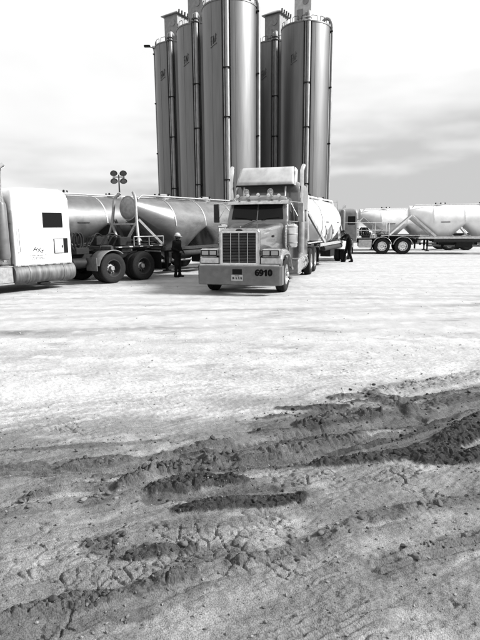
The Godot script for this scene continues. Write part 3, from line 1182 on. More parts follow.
func axle(parent: Node3D, s: float, rim: Material, hub: Material, kind: String = "deep", half: float = 1.04) -> void:
	var st := mb()
	cyl(st, P(-half + 0.2, 0.51, s), P(half - 0.2, 0.51, s), 0.07, 12)
	if kind == "deep":
		lathe(st, [Vector2(0, -0.22), Vector2(0.12, -0.2), Vector2(0.2, -0.08), Vector2(0.2, 0.08), Vector2(0.12, 0.2), Vector2(0, 0.22)], P(0, 0.53, s), Vector3(0, 0, 1), 16)
	obj("axle", st, M.frame, parent)
	for side in [-1, 1]:
		wheel(parent, P(side * half, 0.51, s), side, kind, rim, kind == "deep", hub)


# ---------------------------------------------------------------- tractors

func make_tractor(label: String, at: Vector3, turn: float, o: Dictionary) -> Node3D:
	# Origin on the ground below the middle of the bumper; the truck runs back along -z.
	var t := thing("tractor_truck", label, "truck", at, turn, "tractor trucks")
	var paint: Material = o.paint
	var sb: float = o.sb       # back of the sleeper
	var sf: float = o.sb - o.sl  # front of the sleeper
	var tc: float = o.tc       # middle of the drive tandem
	var top: float = o.top     # top of the sleeper
	var cab_back := sf - 0.05
	var st: SurfaceTool

	# chassis
	for side in [-1, 1]:
		st = mb()
		box(st, P(side * 0.43, 0.86, (tc + 1.9) * 0.5 + 0.1), Vector3(0.09, 0.27, tc + 1.2), 0.01)
		obj("frame_rail", st, M.frame, t)
	st = mb()
	for s in [0.5, 1.9, 3.4, 4.8, tc - 1.1, tc, tc + 1.0]:
		box(st, P(0, 0.86, s), Vector3(0.77, 0.16, 0.14), 0.01)
	box(st, P(0, 0.62, 2.6), Vector3(0.7, 0.45, 2.0), 0.06)
	obj("crossmembers", st, M.frame, t)
	axle(t, 1.15, o.rim_front, M.chrome, "steer", 1.03)
	axle(t, tc - 0.66, o.rim_rear, o.hub, "deep", 1.09)
	axle(t, tc + 0.66, o.rim_rear, o.hub, "deep", 1.09)
	st = mb()
	lathe(st, [Vector2(0, 0.12), Vector2(0.46, 0.10), Vector2(0.5, 0.06), Vector2(0.5, 0.0), Vector2(0, 0.0)], P(0, 1.04, tc), Vector3.UP, 24)
	box(st, P(0, 1.0, tc), Vector3(0.8, 0.1, 0.5), 0.02)
	obj("fifth_wheel", st, M.frame_dusty, t)
	for side in [-1, 1]:
		st = mb()
		box(st, P(side * 0.98, 0.66, tc + 1.42), Vector3(0.62, 0.62, 0.02), 0.005)
		obj("mud_flap", st, M.black, t)
		st = mb()
		bar(st, P(side * 0.40, 1.0, tc + 1.40), P(side * 1.28, 1.0, tc + 1.40), 0.04, 0.05)
		obj("mud_flap_bracket", st, M.alu_dull, t)
		for q in ([-0.66, 0.66] if o.fenders == 2 else ([-0.66] if o.fenders == 1 else [])):
			st = mb()
			var ri := []
			var from := 2.95
			var to := (0.15 if o.fenders == 2 else 0.9)
			for i in 13:
				var a: float = lerpf(from, to, i / 12.0)
				var c := P(0, 0.51 + 0.63 * sin(a), tc + q - 0.63 * cos(a) * -1.0)
				var c2 := P(0, 0.51 + 0.60 * sin(a), tc + q + 0.60 * cos(a))
				c = P(0, 0.51 + 0.63 * sin(a), tc + q + 0.63 * cos(a))
				ri.append(PackedVector3Array([c + Vector3(side * 0.66, 0, 0), c + Vector3(side * 1.26, 0, 0), c2 + Vector3(side * 1.26, 0, 0), c2 + Vector3(side * 0.66, 0, 0)]))
			loft(st, ri, [], true, true, false)
			obj("wheel_fender", st, o.fender_mat, t)
	if o.fenders == 1:
		for side in [-1, 1]:
			st = mb()
			box(st, P(side * 0.96, 0.68, tc - 0.66 - 0.69), Vector3(0.6, 0.44, 0.03), 0.008)
			obj("fender_front_panel", st, M.fender, t)

	# bumper
	st = mb()
	var pl := []
	for q in [[-1.215, 0.40], [-1.205, 0.16], [-1.15, 0.07], [-1.02, 0.025], [-0.6, 0.0], [0.6, 0.0], [1.02, 0.025], [1.15, 0.07], [1.205, 0.16], [1.215, 0.40], [1.165, 0.40], [1.155, 0.19], [1.10, 0.11], [0.98, 0.07], [0.6, 0.05], [-0.6, 0.05], [-0.98, 0.07], [-1.10, 0.11], [-1.155, 0.19], [-1.165, 0.40]]:
		pl.append(Vector2(q[0], q[1]))
	prism(st, pl, Transform3D(Basis(Vector3.RIGHT, Vector3(0, 0, -1), Vector3.UP), Vector3(0, 0.555, 0)), 0.53, 0.015)
	var bumper := obj("bumper", st, o.bumper, t)
	st = mb()
	box(st, P(0, 0.835, 0.27), Vector3(2.26, 0.05, 0.36), 0.01)
	obj("bumper_top", st, M.polished, t)
	if o.front:
		st = mb()
		box(st, P(-0.02, 0.66, -0.006), Vector3(0.27, 0.15, 0.02), 0.004)
		obj("tow_hook_opening", st, M.ink, bumper)
		st = mb()
		box(st, P(-0.02, 0.495, -0.008), Vector3(0.33, 0.17, 0.012), 0.004)
		var plate := obj("licence_plate", st, M.plate, bumper)
		st = mb()
		for q in [[-0.125, 0.0], [-0.09, 0.0], [-0.107, 0.0], [-0.03, 0.01], [-0.01, -0.01], [0.04, 0.015], [0.055, -0.015], [0.09, 0.0], [0.12, 0.01], [0.13, -0.01]]:
			box(st, P(-0.02 + q[0], 0.49 + q[1], -0.0155), Vector3(0.014, 0.055, 0.003), 0.0)
		box(st, P(-0.02, 0.555, -0.0155), Vector3(0.12, 0.014, 0.003), 0.0)
		obj("plate_print", st, M.ink, plate)
		var tm := TextMesh.new()
		var f := SystemFont.new()
		f.font_names = PackedStringArray(["Droid Sans"])
		f.font_weight = 800
		tm.font = f
		tm.text = "6910"
		tm.font_size = 64
		tm.pixel_size = 0.0034
		tm.depth = 0.004
		st = mb()
		for q in [[-0.012, 0.0], [0.012, 0.0], [0.0, 0.009], [0.0, -0.009], [0.0, 0.0]]:
			st.append_from(tm, 0, Transform3D(Basis(), Vector3(q[0], q[1], absf(q[0]) * 0.1 + absf(q[1]) * 0.2)))
		var num := put("number_6910", st.commit(), M.ink, bumper)
		num.position = P(0.72, 0.64, -0.004)
		num.scale = Vector3(1.0, 1.05, 1)

	# grille
	var gr := part("grille", t)
	st = mb()
	var outer := [Vector2(-0.58, 0.84), Vector2(0.58, 0.84), Vector2(0.58, 1.74), Vector2(0.54, 1.80), Vector2(0.47, 1.83), Vector2(-0.47, 1.83), Vector2(-0.54, 1.80), Vector2(-0.58, 1.74)]
	prism(st, outer, Transform3D(Basis(), P(0, 0, 0.22)), 0.10, 0.02)
	obj("surround", st, M.polished, gr)
	st = mb()
	box(st, P(0, 1.29, 0.165), Vector3(0.96, 0.84, 0.02), 0.004)
	obj("screen", st, M.mesh_grille, gr)
	st = mb()
	for i in 20:
		box(st, P(0, 0.895 + i * 0.0415, 0.150), Vector3(0.955, 0.010, 0.012), 0.0)
	var gm := obj("screen_wires", st, M.fender, gr)
	gm.set_meta("kind", "stuff")
	for i in 3:
		st = mb()
		box(st, P(-0.24 + 0.24 * i, 1.29, 0.145), Vector3(0.015, 0.85, 0.025), 0.004)
		obj("bar", st, M.chrome, gr)
	for q in [[-0.50, 1.29, 0.06, 0.90], [0.50, 1.29, 0.06, 0.90]]:
		st = mb()
		box(st, P(q[0], q[1], 0.15), Vector3(q[2], q[3], 0.05), 0.012)
		obj("frame_side", st, M.chrome, gr)
	for y in [0.865, 1.735]:
		st = mb()
		box(st, P(0, y, 0.15), Vector3(1.0, 0.06, 0.048), 0.012)
		obj("frame_edge", st, M.chrome, gr)
	st = mb()
	var oval := []
	for i in 20:
		oval.append(Vector2(cos(TAU * i / 20) * 0.10, sin(TAU * i / 20) * 0.032))
	prism(st, oval, Transform3D(Basis(), P(0.0, 1.785, 0.165)), 0.03, 0.004)
	obj("emblem", st, M.ink, gr)

	# hood
	st = mb()
	var hood_rings := []
	for q in [[0.26, 0.55, 0.86, 1.80], [0.34, 0.565, 0.86, 1.825], [0.9, 0.62, 0.9, 1.87], [1.5, 0.71, 0.95, 1.92], [2.05, 0.81, 1.0, 1.98], [2.40, 0.87, 1.0, 2.02]]:
		var w: float = q[1]
		var y0: float = q[2]
		var y1: float = q[3]
		var r := PackedVector3Array()
		for v in [[-w, y0], [-w, y1 - 0.16], [-w + 0.004, y1 - 0.14], [-w + 0.03, y1 - 0.075], [-w + 0.08, y1 - 0.03], [-w + 0.15, y1 - 0.012], [-w + 0.18, y1 - 0.009], [0, y1], [w - 0.18, y1 - 0.009], [w - 0.15, y1 - 0.012], [w - 0.08, y1 - 0.03], [w - 0.03, y1 - 0.075], [w - 0.004, y1 - 0.14], [w, y1 - 0.16], [w, y0]]:
			r.append(P(v[0], v[1], q[0]))
		hood_rings.append(r)
	loft(st, hood_rings, [])
	var hood := obj("hood", st, paint, t)
	st = mb()
	box(st, P(0, 1.965, 1.3), Vector3(0.03, 0.03, 2.0), 0.008, Basis(Vector3.RIGHT, 0.095))
	obj("hood_hinge", st, M.chrome, hood)
	for side in [-1, 1]:
		st = mb()
		prism(st, oval, Transform3D(Basis(Vector3.UP, side * PI / 2 - side * 0.135), P(side * 0.705, 1.60, 1.40)), 0.03, 0.004)
		obj("side_emblem", st, M.ink, hood)
		st = mb()
		for i in 9:
			var y := 1.18 + i * 0.085
			lathe(st, [Vector2(0, 0.02), Vector2(0.012, 0.018), Vector2(0.022, 0.005), Vector2(0.022, 0), Vector2(0, 0)], P(side * 0.965, y, 2.11), Vector3(side * 0.35, 0, 1), 8)
		box(st, P(side * 0.965, 1.52, 2.125), Vector3(0.05, 0.80, 0.02), 0.005)
		obj("marker_strip", st, M.chrome, hood)

	# front fenders with the headlight pods
	for side in [-1, 1]:
		st = mb()
		var fr := []
		for q in [[0.24, 0.83, 0.03], [0.25, 1.0, 0.03], [0.33, 1.12, 0.04], [0.52, 1.21, 0.05], [0.80, 1.245, 0.05], [1.15, 1.25, 0.05], [1.50, 1.20, 0.05], [1.72, 1.08, 0.05], [1.86, 0.92, 0.05], [2.02, 0.74, 0.05], [2.2, 0.70, 0.05]]:
			var s: float = q[0]
			var y: float = q[1]
			var x0: float = side * (0.55 + 0.10 * s)
			var x1: float = side * 1.19
			fr.append(PackedVector3Array([P(x0, y + 0.03, s), P(lerpf(x0, x1, 0.6), y + 0.02, s), P(x1 - side * 0.06, y - 0.01, s), P(x1, y - 0.07, s), P(x1, y - 0.15, s + 0.02), P(x1 - side * 0.02, y - 0.15, s + 0.02), P(x1 - side * 0.05, y - 0.075, s + 0.03), P(lerpf(x0, x1, 0.6), y - 0.05, s + 0.03), P(x0, y - 0.04, s + 0.03)]))
		loft(st, fr)
		obj("fender", st, paint, t)
		st = mb()
		box(st, P(side * 0.875, 0.955, 0.215), Vector3(0.55, 0.17, 0.06), 0.025)
		obj("fender_nose", st, M.polished, t)
		var pod := part("headlight", t)
		st = mb()
		box(st, P(side * 0.875, 1.165, 0.29), Vector3(0.54, 0.235, 0.24), 0.04)
		obj("pod", st, M.polished, pod)
		st = mb()
		box(st, P(side * 0.875, 1.165, 0.166), Vector3(0.47, 0.165, 0.016), 0.01)
		obj("bezel", st, M.black, pod)
		for e in [-0.115, 0.115]:
			st = mb()
			box(st, P(side * 0.875 + e, 1.165, 0.156), Vector3(0.19, 0.11, 0.02), 0.012)
			obj("lamp", st, M.lens, pod)
		st = mb()
		cyl(st, P(side * 1.17, 1.02, 0.9), P(side * 1.215, 1.02, 0.9), 0.05, 12, 0.01)
		obj("turn_signal", st, M.lens_dark, t)

	# cab
	st = mb()
	loft(st, [rrect(0.90, 2.34, cab_back, 0.72, 0.07), rrect(0.97, 2.33, cab_back, 0.80, 0.08), rrect(0.985, 2.33, cab_back, 1.97, 0.08), rrect(0.985, 2.345, cab_back, 2.03, 0.08), rrect(0.945, 2.57, cab_back, 2.60, 0.10), rrect(0.925, 2.60, cab_back, 2.66, 0.10), rrect(0.86, 2.70, cab_back, 2.79, 0.14), rrect(0.72, 2.86, cab_back - 0.02, 2.86, 0.2), rrect(0.35, 3.0, cab_back - 0.06, 2.885, 0.2)], [3])
	var cab := obj("cab", st, paint, t)
	var tilt := atan2(0.225, 0.57)
	for side in [-1, 1]:
		st = mb()
		var w2 := [Vector2(0.02, -0.255), Vector2(0.83, -0.235), Vector2(0.79, 0.245), Vector2(0.02, 0.255)]
		var poly := []
		for v in w2:
			poly.append(Vector2(v.x * side, v.y))
		prism(st, poly, Transform3D(Basis(Vector3.RIGHT, -tilt), P(0, 2.325, 2.447)), 0.02, 0.005)
		obj("windscreen", st, M.glass, cab)
		st = mb()
		tube(st, [P(side * 0.15, 2.07, 2.325), P(side * 0.33, 2.13, 2.345), P(side * 0.72, 2.16, 2.355)], 0.011, 6)
		obj("wiper", st, M.black, cab)
		st = mb()
		prism(st, [Vector2(-0.42, -0.25), Vector2(0.40, -0.25), Vector2(0.40, 0.26), Vector2(-0.22, 0.26)] if side > 0 else [Vector2(0.42, -0.25), Vector2(-0.40, -0.25), Vector2(-0.40, 0.26), Vector2(0.22, 0.26)], Transform3D(Basis(Vector3.UP, side * PI / 2) * Basis(Vector3.RIGHT, -0.07), P(side * 0.968, 2.31, minf(3.05, cab_back - 0.55))), 0.02, 0.005)
		obj("side_window", st, M.glass, cab)
		var door := part("door", cab)
		st = mb()
		for q in [[0.0, 0.84, 0.98, 0.012], [0.0, 2.02, 0.98, 0.012]]:
			box(st, P(side * 0.986, q[1], 2.98), Vector3(0.012, q[3], 1.0), 0.002)
		for s in [2.48, 3.48]:
			if s < cab_back - 0.05:
				box(st, P(side * 0.986, 1.43, s), Vector3(0.012, 1.2, 0.012), 0.002)
		obj("edge", st, M.frame, door)
		st = mb()
		tube(st, bend([P(side * 0.985, 1.35, minf(3.4, cab_back - 0.1)), P(side * 1.04, 1.35, minf(3.4, cab_back - 0.1)), P(side * 1.04, 1.62, minf(3.4, cab_back - 0.1)), P(side * 0.985, 1.62, minf(3.4, cab_back - 0.1))], 0.03, 3), 0.012, 6)
		obj("handle", st, M.chrome, door)
		# air cleaner on the cowl
		var ac := part("air_cleaner", t)
		st = mb()
		lathe(st, [Vector2(0, 0), Vector2(0.15, 0), Vector2(0.19, 0.05), Vector2(0.19, 0.62), Vector2(0.17, 0.68), Vector2(0.10, 0.72), Vector2(0, 0.73)], P(side * 1.10, 1.24, 2.38), Vector3.UP, 24)
		obj("canister", st, M.chrome if o.front else M.alu, ac)
		for y in [1.36, 1.62, 1.84]:
			st = mb()
			cyl(st, P(side * 1.10, y, 2.38), P(side * 1.10, y + 0.04, 2.38), 0.196, 24, 0.005)
			obj("band", st, M.alu_dull, ac)
		# mirror
		var mr := part("mirror", t)
		st = mb()
		box(st, P(side * 1.36, 2.30, 2.46), Vector3(0.18, 0.58, 0.07), 0.02)
		obj("mirror_head", st, M.alu_dull if side > 0 else M.frame_dusty, mr)
		st = mb()
		tube(st, [P(side * 0.96, 2.64, 2.60), P(side * 1.36, 2.60, 2.48)], 0.013, 6)
		tube(st, [P(side * 0.97, 2.02, 2.60), P(side * 1.36, 2.02, 2.48)], 0.013, 6)
		tube(st, [P(side * 1.36, 2.61, 2.485), P(side * 1.36, 2.01, 2.485)], 0.012, 6)
		tube(st, [P(side * 1.02, 2.62, 2.58), P(side * 1.34, 2.04, 2.49)], 0.010, 6)
		obj("bracket", st, M.chrome, mr)
		# fuel tank and steps
		var ft := part("fuel_tank", t)
		var fl: float = o.tank_len
		var fs: float = sb - fl - 0.05 + o.tank_shift
		var fr2: float = o.tank_r
		var fy: float = o.tank_y
		st = mb()
		lathe(st, [Vector2(0, 0), Vector2(fr2 * 0.72, 0.0), Vector2(fr2 * 0.93, 0.025), Vector2(fr2, 0.09), Vector2(fr2, fl - 0.09), Vector2(fr2 * 0.93, fl - 0.025), Vector2(fr2 * 0.72, fl), Vector2(0, fl)], P(side * 0.92, fy, fs), Vector3(0, 0, -1), 32)
		obj("drum", st, o.tank_mat, ft)
		for s in [fs + fl * 0.22, fs + fl * 0.78]:
			st = mb()
			cyl(st, P(side * 0.92, fy, s), P(side * 0.92, fy, s + 0.07), fr2 + 0.012, 32, 0.004)
			obj("strap", st, M.alu_dull if o.front else o.tank_mat, ft)
		st = mb()
		box(st, P(side * 0.92, fy - fr2 - 0.03, fs + fl * 0.5), Vector3(0.22, 0.05, 0.34), 0.01)
		obj("drain_guard", st, M.frame, ft)
		var step := part("step_box", t)
		st = mb()
		box(st, P(side * 0.93, 0.55, fs - 0.42), Vector3(0.5, 0.46, 0.72), 0.02)
		obj("box", st, M.alu_dull, step)
		st = mb()
		box(st, P(side * 0.99, 0.30, fs - 0.42), Vector3(0.42, 0.04, 0.74), 0.01)
		box(st, P(side * 0.96, 0.80, fs - 0.42), Vector3(0.44, 0.03, 0.74), 0.01)
		obj("tread", st, M.alu, step)

	# visor, roof lamps, horns
	st = mb()
	var vr := []
	for q in [[2.345, 2.545], [2.36, 2.70]]:
		pass
	for i in 9:
		var x := -0.98 + 0.245 * i
		var bow := 0.10 * (x / 0.98) * (x / 0.98)
		vr.append(PackedVector3Array([P(x, 2.57, 2.30 + bow), P(x * 0.97, 2.73, 2.60 + bow * 0.6), P(x * 0.97, 2.715, 2.62 + bow * 0.6), P(x, 2.553, 2.315 + bow)]))
	loft(st, vr)
	obj("sun_visor", st, M.polished, t)
	for i in 5:
		st = mb()
		var x := -0.66 + 0.33 * i
		lathe(st, [Vector2(0, -0.06), Vector2(0.03, -0.05), Vector2(0.055, 0.02), Vector2(0.055, 0.12), Vector2(0.0, 0.13)], P(x, 2.80 + 0.05 * (1.0 - absf(x)), 2.62), Vector3(0, 0.1, 1), 14)
		obj("roof_lamp", st, M.chrome, t)
	for q in [[-0.42, 0.9], [0.36, 0.9]]:
		var hn := part("air_horn", t)
		st = mb()
		lathe(st, [Vector2(0.0, -0.02), Vector2(0.03, 0.0), Vector2(0.085, 0.118), Vector2(0.092, 0.12), Vector2(0.070, 0.05), Vector2(0.045, -0.05), Vector2(0.03, -0.35 * q[1]), Vector2(0.0, -0.36 * q[1])], P(q[0], 2.965, 2.78), Vector3(0, 0, 1), 18)
		obj("trumpet", st, M.chrome, hn)
		st = mb()
		box(st, P(q[0], 2.905, 2.92), Vector3(0.05, 0.09, 0.05), 0.01)
		obj("mount", st, M.chrome, hn)

	# sleeper
	st = mb()
	var hw: float = o.sleeper_hw
	loft(st, [rrect(hw - 0.01, sf, sb, 0.78, 0.06), rrect(hw, sf, sb, 0.84, 0.06), rrect(hw, sf, sb, 2.4, 0.08), rrect(hw, sf + 0.03, sb, top - 0.34, 0.10), rrect(hw - 0.02, sf + 0.07, sb - 0.01, top - 0.22, 0.14), rrect(hw - 0.08, sf + 0.14, sb - 0.04, top - 0.10, 0.2), rrect(hw - 0.20, sf + 0.24, sb - 0.10, top - 0.03, 0.25), rrect(hw - 0.42, sf + 0.40, sb - 0.22, top - 0.004, 0.25), rrect(hw - 0.6, sf + 0.5, sb - 0.4, top, 0.2)], [2])
	var sl := obj("sleeper", st, o.sleeper, t)
	for side in [-1, 1]:
		st = mb()
		box(st, P(side * (hw + 0.002), o.win_y, o.win_s), Vector3(0.024, o.win_h, o.win_w), 0.011)
		var win := obj("window", st, M.glass, sl)
		st = mb()
		var e := 0.025
		for q in [[0.0, o.win_h * 0.5 + e * 0.5, o.win_w + 2 * e, e], [0.0, -o.win_h * 0.5 - e * 0.5, o.win_w + 2 * e, e]]:
			box(st, P(side * (hw + 0.004), o.win_y + q[1], o.win_s), Vector3(0.022, q[3], q[2]), 0.004)
		for q in [-1, 1]:
			box(st, P(side * (hw + 0.004), o.win_y, o.win_s + q * (o.win_w * 0.5 + e * 0.5)), Vector3(0.022, o.win_h, e), 0.004)
		obj("frame", st, M.black, win)
		st = mb()
		box(st, P(side * (hw + 0.006), 0.80, (sf + sb) * 0.5), Vector3(0.03, 0.05, sb - sf - 0.06), 0.008)
		obj("skirt_trim", st, M.alu_dull, sl)
		for i in 7:
			st = mb()
			box(st, P(side * (hw + 0.025), 0.80, lerpf(sf + 0.2, sb - 0.15, i / 6.0)), Vector3(0.02, 0.028, 0.09), 0.006)
			obj("marker_lamp", st, M.lens, sl)
	if o.hatch:
		for side in [-1, 1]:
			for q in [[2.60, 0.0, 0.008, sb - sf - 0.2], [1.72, 0.45, 1.76, 0.008], [1.72, -0.72, 1.76, 0.008]]:
				st = mb()
				box(st, P(side * (hw + 0.0005), q[0], (sf + sb) * 0.5 + q[1]), Vector3(0.006, q[2], q[3]), 0.001)
				obj("panel_seam", st, M.seam_grey, sl)
			st = mb()
			tube(st, bend([P(side * hw, 1.2, sf + 0.14), P(side * (hw + 0.06), 1.2, sf + 0.14), P(side * (hw + 0.06), 1.9, sf + 0.14), P(side * hw, 1.9, sf + 0.14)], 0.03, 3), 0.014, 6)
			obj("grab_handle", st, M.chrome, sl)
		for side in [1]:
			var hs: float = o.win_s + 0.22
			var hatch := part("luggage_hatch", sl)
			st = mb()
			box(st, P(side * (hw + 0.002), 1.34, hs), Vector3(0.02, 0.46, 0.48), 0.009)
			obj("opening", st, M.ink, hatch)
			st = mb()
			box(st, P(side * (hw + 0.025), 1.34, hs - 0.075), Vector3(0.02, 0.44, 0.30), 0.009)
			obj("door", st, M.paint_pale, hatch)
			st = mb()
			box(st, P(side * (hw + 0.04), 1.32, hs + 0.03), Vector3(0.016, 0.07, 0.03), 0.004)
			obj("latch", st, M.frame, hatch)
			# company mark: a monogram over two lines of small print, too small to read
			var logo := part("company_mark", sl)
			var ls: float = sf + 0.72
			for q in [[-0.16, 0.22, -0.07, 0.32], [-0.07, 0.32, -0.04, 0.2], [-0.14, 0.25, -0.03, 0.25], [-0.02, 0.3, 0.08, 0.17], [0.08, 0.3, -0.02, 0.17], [0.1, 0.2, 0.17, 0.24], [0.17, 0.24, 0.12, 0.15], [0.12, 0.15, 0.06, 0.14]]:
				st = mb()
				bar(st, P(side * (hw + 0.001), 1.0 + q[1], ls + q[0]), P(side * (hw + 0.001), 1.0 + q[3], ls + q[2]), 0.006, 0.022, 0.0)
				obj("stroke", st, M.ink, logo)
			st = mb()
			var rng := RandomNumberGenerator.new()
			rng.seed = 5
			for row in [[0.08, 0.24], [0.02, 0.17], [-0.02, 0.2]]:
				var x: float = -row[1]
				while x < row[1]:
					var wd := rng.randf_range(0.012, 0.03)
					box(st, P(side * (hw + 0.001), 1.0 + row[0], ls + x), Vector3(0.005, 0.026, wd), 0.0)
					x += wd + 0.014
			obj("small_print", st, M.frame_dusty, logo)

	# exhaust stacks
	for side in [-1, 1]:
		var ex := part("exhaust_stack", t)
		var s: float = sf + o.stack_s
		var x: float = side * o.stack_x
		var h: float = o.stack_h
		st = mb()
		tube(st, [P(x, 0.95, s), P(x, h - 0.32, s), P(x, h - 0.16, s + 0.02), P(x + side * 0.02, h - 0.06, s + 0.07), P(x + side * 0.03, h, s + 0.16)], 0.070, 16)
		obj("pipe", st, M.chrome, ex)
		st = mb()
		var mr2: float = o.muffler_r
		lathe(st, [Vector2(0.07, 0), Vector2(mr2 * 0.85, 0.02), Vector2(mr2, 0.10), Vector2(mr2, o.muffler_h - 0.10), Vector2(mr2 * 0.85, o.muffler_h - 0.03), Vector2(0.07, o.muffler_h)], P(x, 1.0, s), Vector3.UP, 24)
		obj("muffler", st, M.paint_grey if not o.front else M.alu, ex)
		for y in [1.3, 1.85]:
			st = mb()
			box(st, P(x - side * 0.14, y, s), Vector3(0.2, 0.05, 0.06), 0.01)
			obj("bracket", st, M.frame, ex)
	# wind deflector
	if o.deflector:
		var df := part("wind_deflector", t)
		st = mb()
		var dr := []
		for q in [[3.22, 3.48, 0.97], [3.24, 3.455, 0.98], [3.36, 3.52, 0.97], [3.74, 3.84, 0.92], [3.83, 3.93, 0.90], [3.845, 4.0, 0.89]]:
			var y: float = q[0]
			var s: float = q[1]
			var w: float = q[2]
			dr.append(PackedVector3Array([P(-w, y, s + 0.06), P(-w + 0.03, y, s + 0.015), P(-w + 0.08, y, s), P(w - 0.08, y, s), P(w - 0.03, y, s + 0.015), P(w, y, s + 0.06), P(w, y - 0.02, s + 0.10), P(-w, y - 0.02, s + 0.10)]))
		loft(st, dr)
		obj("face_panel", st, M.paint_pale, df)
		for side in [-1, 1]:
			st = mb()
			prism(st, [Vector2(3.53, 3.22), Vector2(4.0, 3.82), Vector2(4.5, 3.78), Vector2(4.4, 3.24)], Transform3D(Basis(Vector3(0, 0, -1), Vector3.UP, Vector3.RIGHT), Vector3(side * 0.935, 0, 0)), 0.03, 0.006)
			obj("side_panel", st, M.paint_pale, df)
			st = mb()
			tube(st, [P(side * 0.7, 2.84, 3.4), P(side * 0.7, 3.26, 3.55)], 0.03, 8)
			tube(st, [P(side * 0.7, 3.2, 4.3), P(side * 0.7, 3.70, 4.1)], 0.03, 8)
			obj("strut", st, M.frame_grey, df)
		st = mb()
		box(st, P(0, 3.205, 3.485), Vector3(1.96, 0.05, 0.07), 0.015)
		obj("lip", st, M.frame, df)
		st = mb()
		box(st, P(0, 3.235, 3.9), Vector3(1.8, 0.02, 0.75), 0.005)
		obj("floor_panel", st, M.frame_grey, df)
	if o.deck:
		st = mb()
		box(st, P(0, 1.03, (sb + tc - 0.75) * 0.5 + 0.02), Vector3(1.7, 0.03, maxf(0.3, tc - 0.85 - sb)), 0.008)
		obj("deck_plate", st, M.alu, t)
		for side in [-1, 1]:
			st = mb()
			box(st, P(side * 0.95, 0.68, (sb + tc - 1.3) * 0.5 + 0.05), Vector3(0.5, 0.5, maxf(0.3, tc - 1.45 - sb)), 0.02)
			obj("tool_box", st, M.alu, t)
			st = mb()
			for s in [sb + 0.1, (sb + tc) * 0.5, tc - 0.25]:
				tube(st, [P(side * 1.12, 1.05, s), P(side * 1.12, 2.05, s)], 0.025, 6)
			tube(st, [P(side * 1.12, 2.05, sb + 0.1 - 1.4), P(side * 1.12, 2.05, tc - 0.25)], 0.025, 6)
			tube(st, [P(side * 1.12, 1.55, sb + 0.1), P(side * 1.12, 1.55, tc - 0.25)], 0.02, 6)
			obj("hand_rail", st, M.frame_pale, t)
	# hoses coiled on the frame, tool box, air tanks
	for x in [-0.62, 0.62]:
		st = mb()
		var coil := []
		for i in 37:
			var a := TAU * i / 12.0
			coil.append(P(x + 0.05 * sin(a * 0.33), 1.42 + 0.30 * sin(a), sb + 0.32 + 0.012 * i + 0.16 * cos(a)))
		tube(st, coil, 0.035, 7)
		obj("hose_coil", st, M.black, t)
	st = mb()
	box(st, P(0, 1.12, sb + 0.62), Vector3(1.5, 0.22, 0.5), 0.02)
	obj("frame_box", st, M.frame, t)
	for side in [-1, 1]:
		st = mb()
		cyl(st, P(side * 0.72, 0.72, sb + 0.15), P(side * 0.72, 0.72, tc - 1.45), 0.17, 16, 0.03)
		obj("air_tank", st, M.frame, t)
	# air and power lines behind the sleeper
	for x in [-0.25, 0.0, 0.25]:
		st = mb()
		tube(st, bend([P(x, 1.75, sb), P(x, 1.6, sb + 0.18), P(x * 0.8, 1.25, sb + 0.35), P(x * 0.5, 1.35, tc - 0.75), P(x * 0.4, 1.6, tc - 0.6)], 0.15, 4), 0.018, 6)
		obj("air_line", st, M.black, t)
	return t


# ---------------------------------------------------------------- dry bulk trailers

const HOPPERS := [4.15, 6.55]
const TANK0 := 2.0
const TANK1 := 8.75


func tank_section(s: float, top: float, R: float) -> Array:
	# [radius of the upper half, drop of the lower half] at a place along the tank
	var from := minf(s - TANK0, TANK1 - s)
	var r := lerpf(0.43, R, clampf(from / 1.45, 0.0, 1.0))
	var prof := [[TANK0, 0.43], [HOPPERS[0] - 0.13, 2.42 - R], [HOPPERS[0] + 0.13, 2.42 - R], [(HOPPERS[0] + HOPPERS[1]) * 0.5, 0.24], [HOPPERS[1] - 0.13, 2.42 - R], [HOPPERS[1] + 0.13, 2.42 - R], [TANK1, 0.43]]
	var d := 0.43
	for i in prof.size() - 1:
		if s >= prof[i][0] and s <= prof[i + 1][0]:
			var u: float = (s - prof[i][0]) / (prof[i + 1][0] - prof[i][0])
			var y0: float = top - (lerpf(0.43, R, clampf(minf(prof[i][0] - TANK0, TANK1 - prof[i][0]) / 1.45, 0.0, 1.0)) + prof[i][1])
			var y1: float = top - (lerpf(0.43, R, clampf(minf(prof[i + 1][0] - TANK0, TANK1 - prof[i + 1][0]) / 1.45, 0.0, 1.0)) + prof[i + 1][1])
			d = (top - r) - lerpf(y0, y1, u)
			break
	return [r, maxf(d, 0.15)]


func tank_ring(s: float, top: float, R: float, grow: float = 0.0, n: int = 56) -> PackedVector3Array:
	var q := tank_section(s, top, R)
	var r: float = q[0]
	var d: float = q[1]
	var cy := top - r
	var ring := PackedVector3Array()
	# the lower half narrows to a hopper: nearly straight flanks where it hangs deep, round where it does not
	var p := clampf(lerpf(2.0, 1.25, (d - r) / 0.4), 1.25, 2.0) if d > r else 2.0
	for i in n:
		var a := TAU * i / n
		var c := cos(a)
		var sn := sin(a)
		if sn >= 0.0:
			ring.append(P(c * (r + grow), cy + sn * (r + grow), s))
		else:
			var k := pow(pow(absf(c), p) + pow(absf(sn), p), -1.0 / p)
			ring.append(P(c * k * (r + grow), cy + sn * k * (d + grow), s))
	return ring


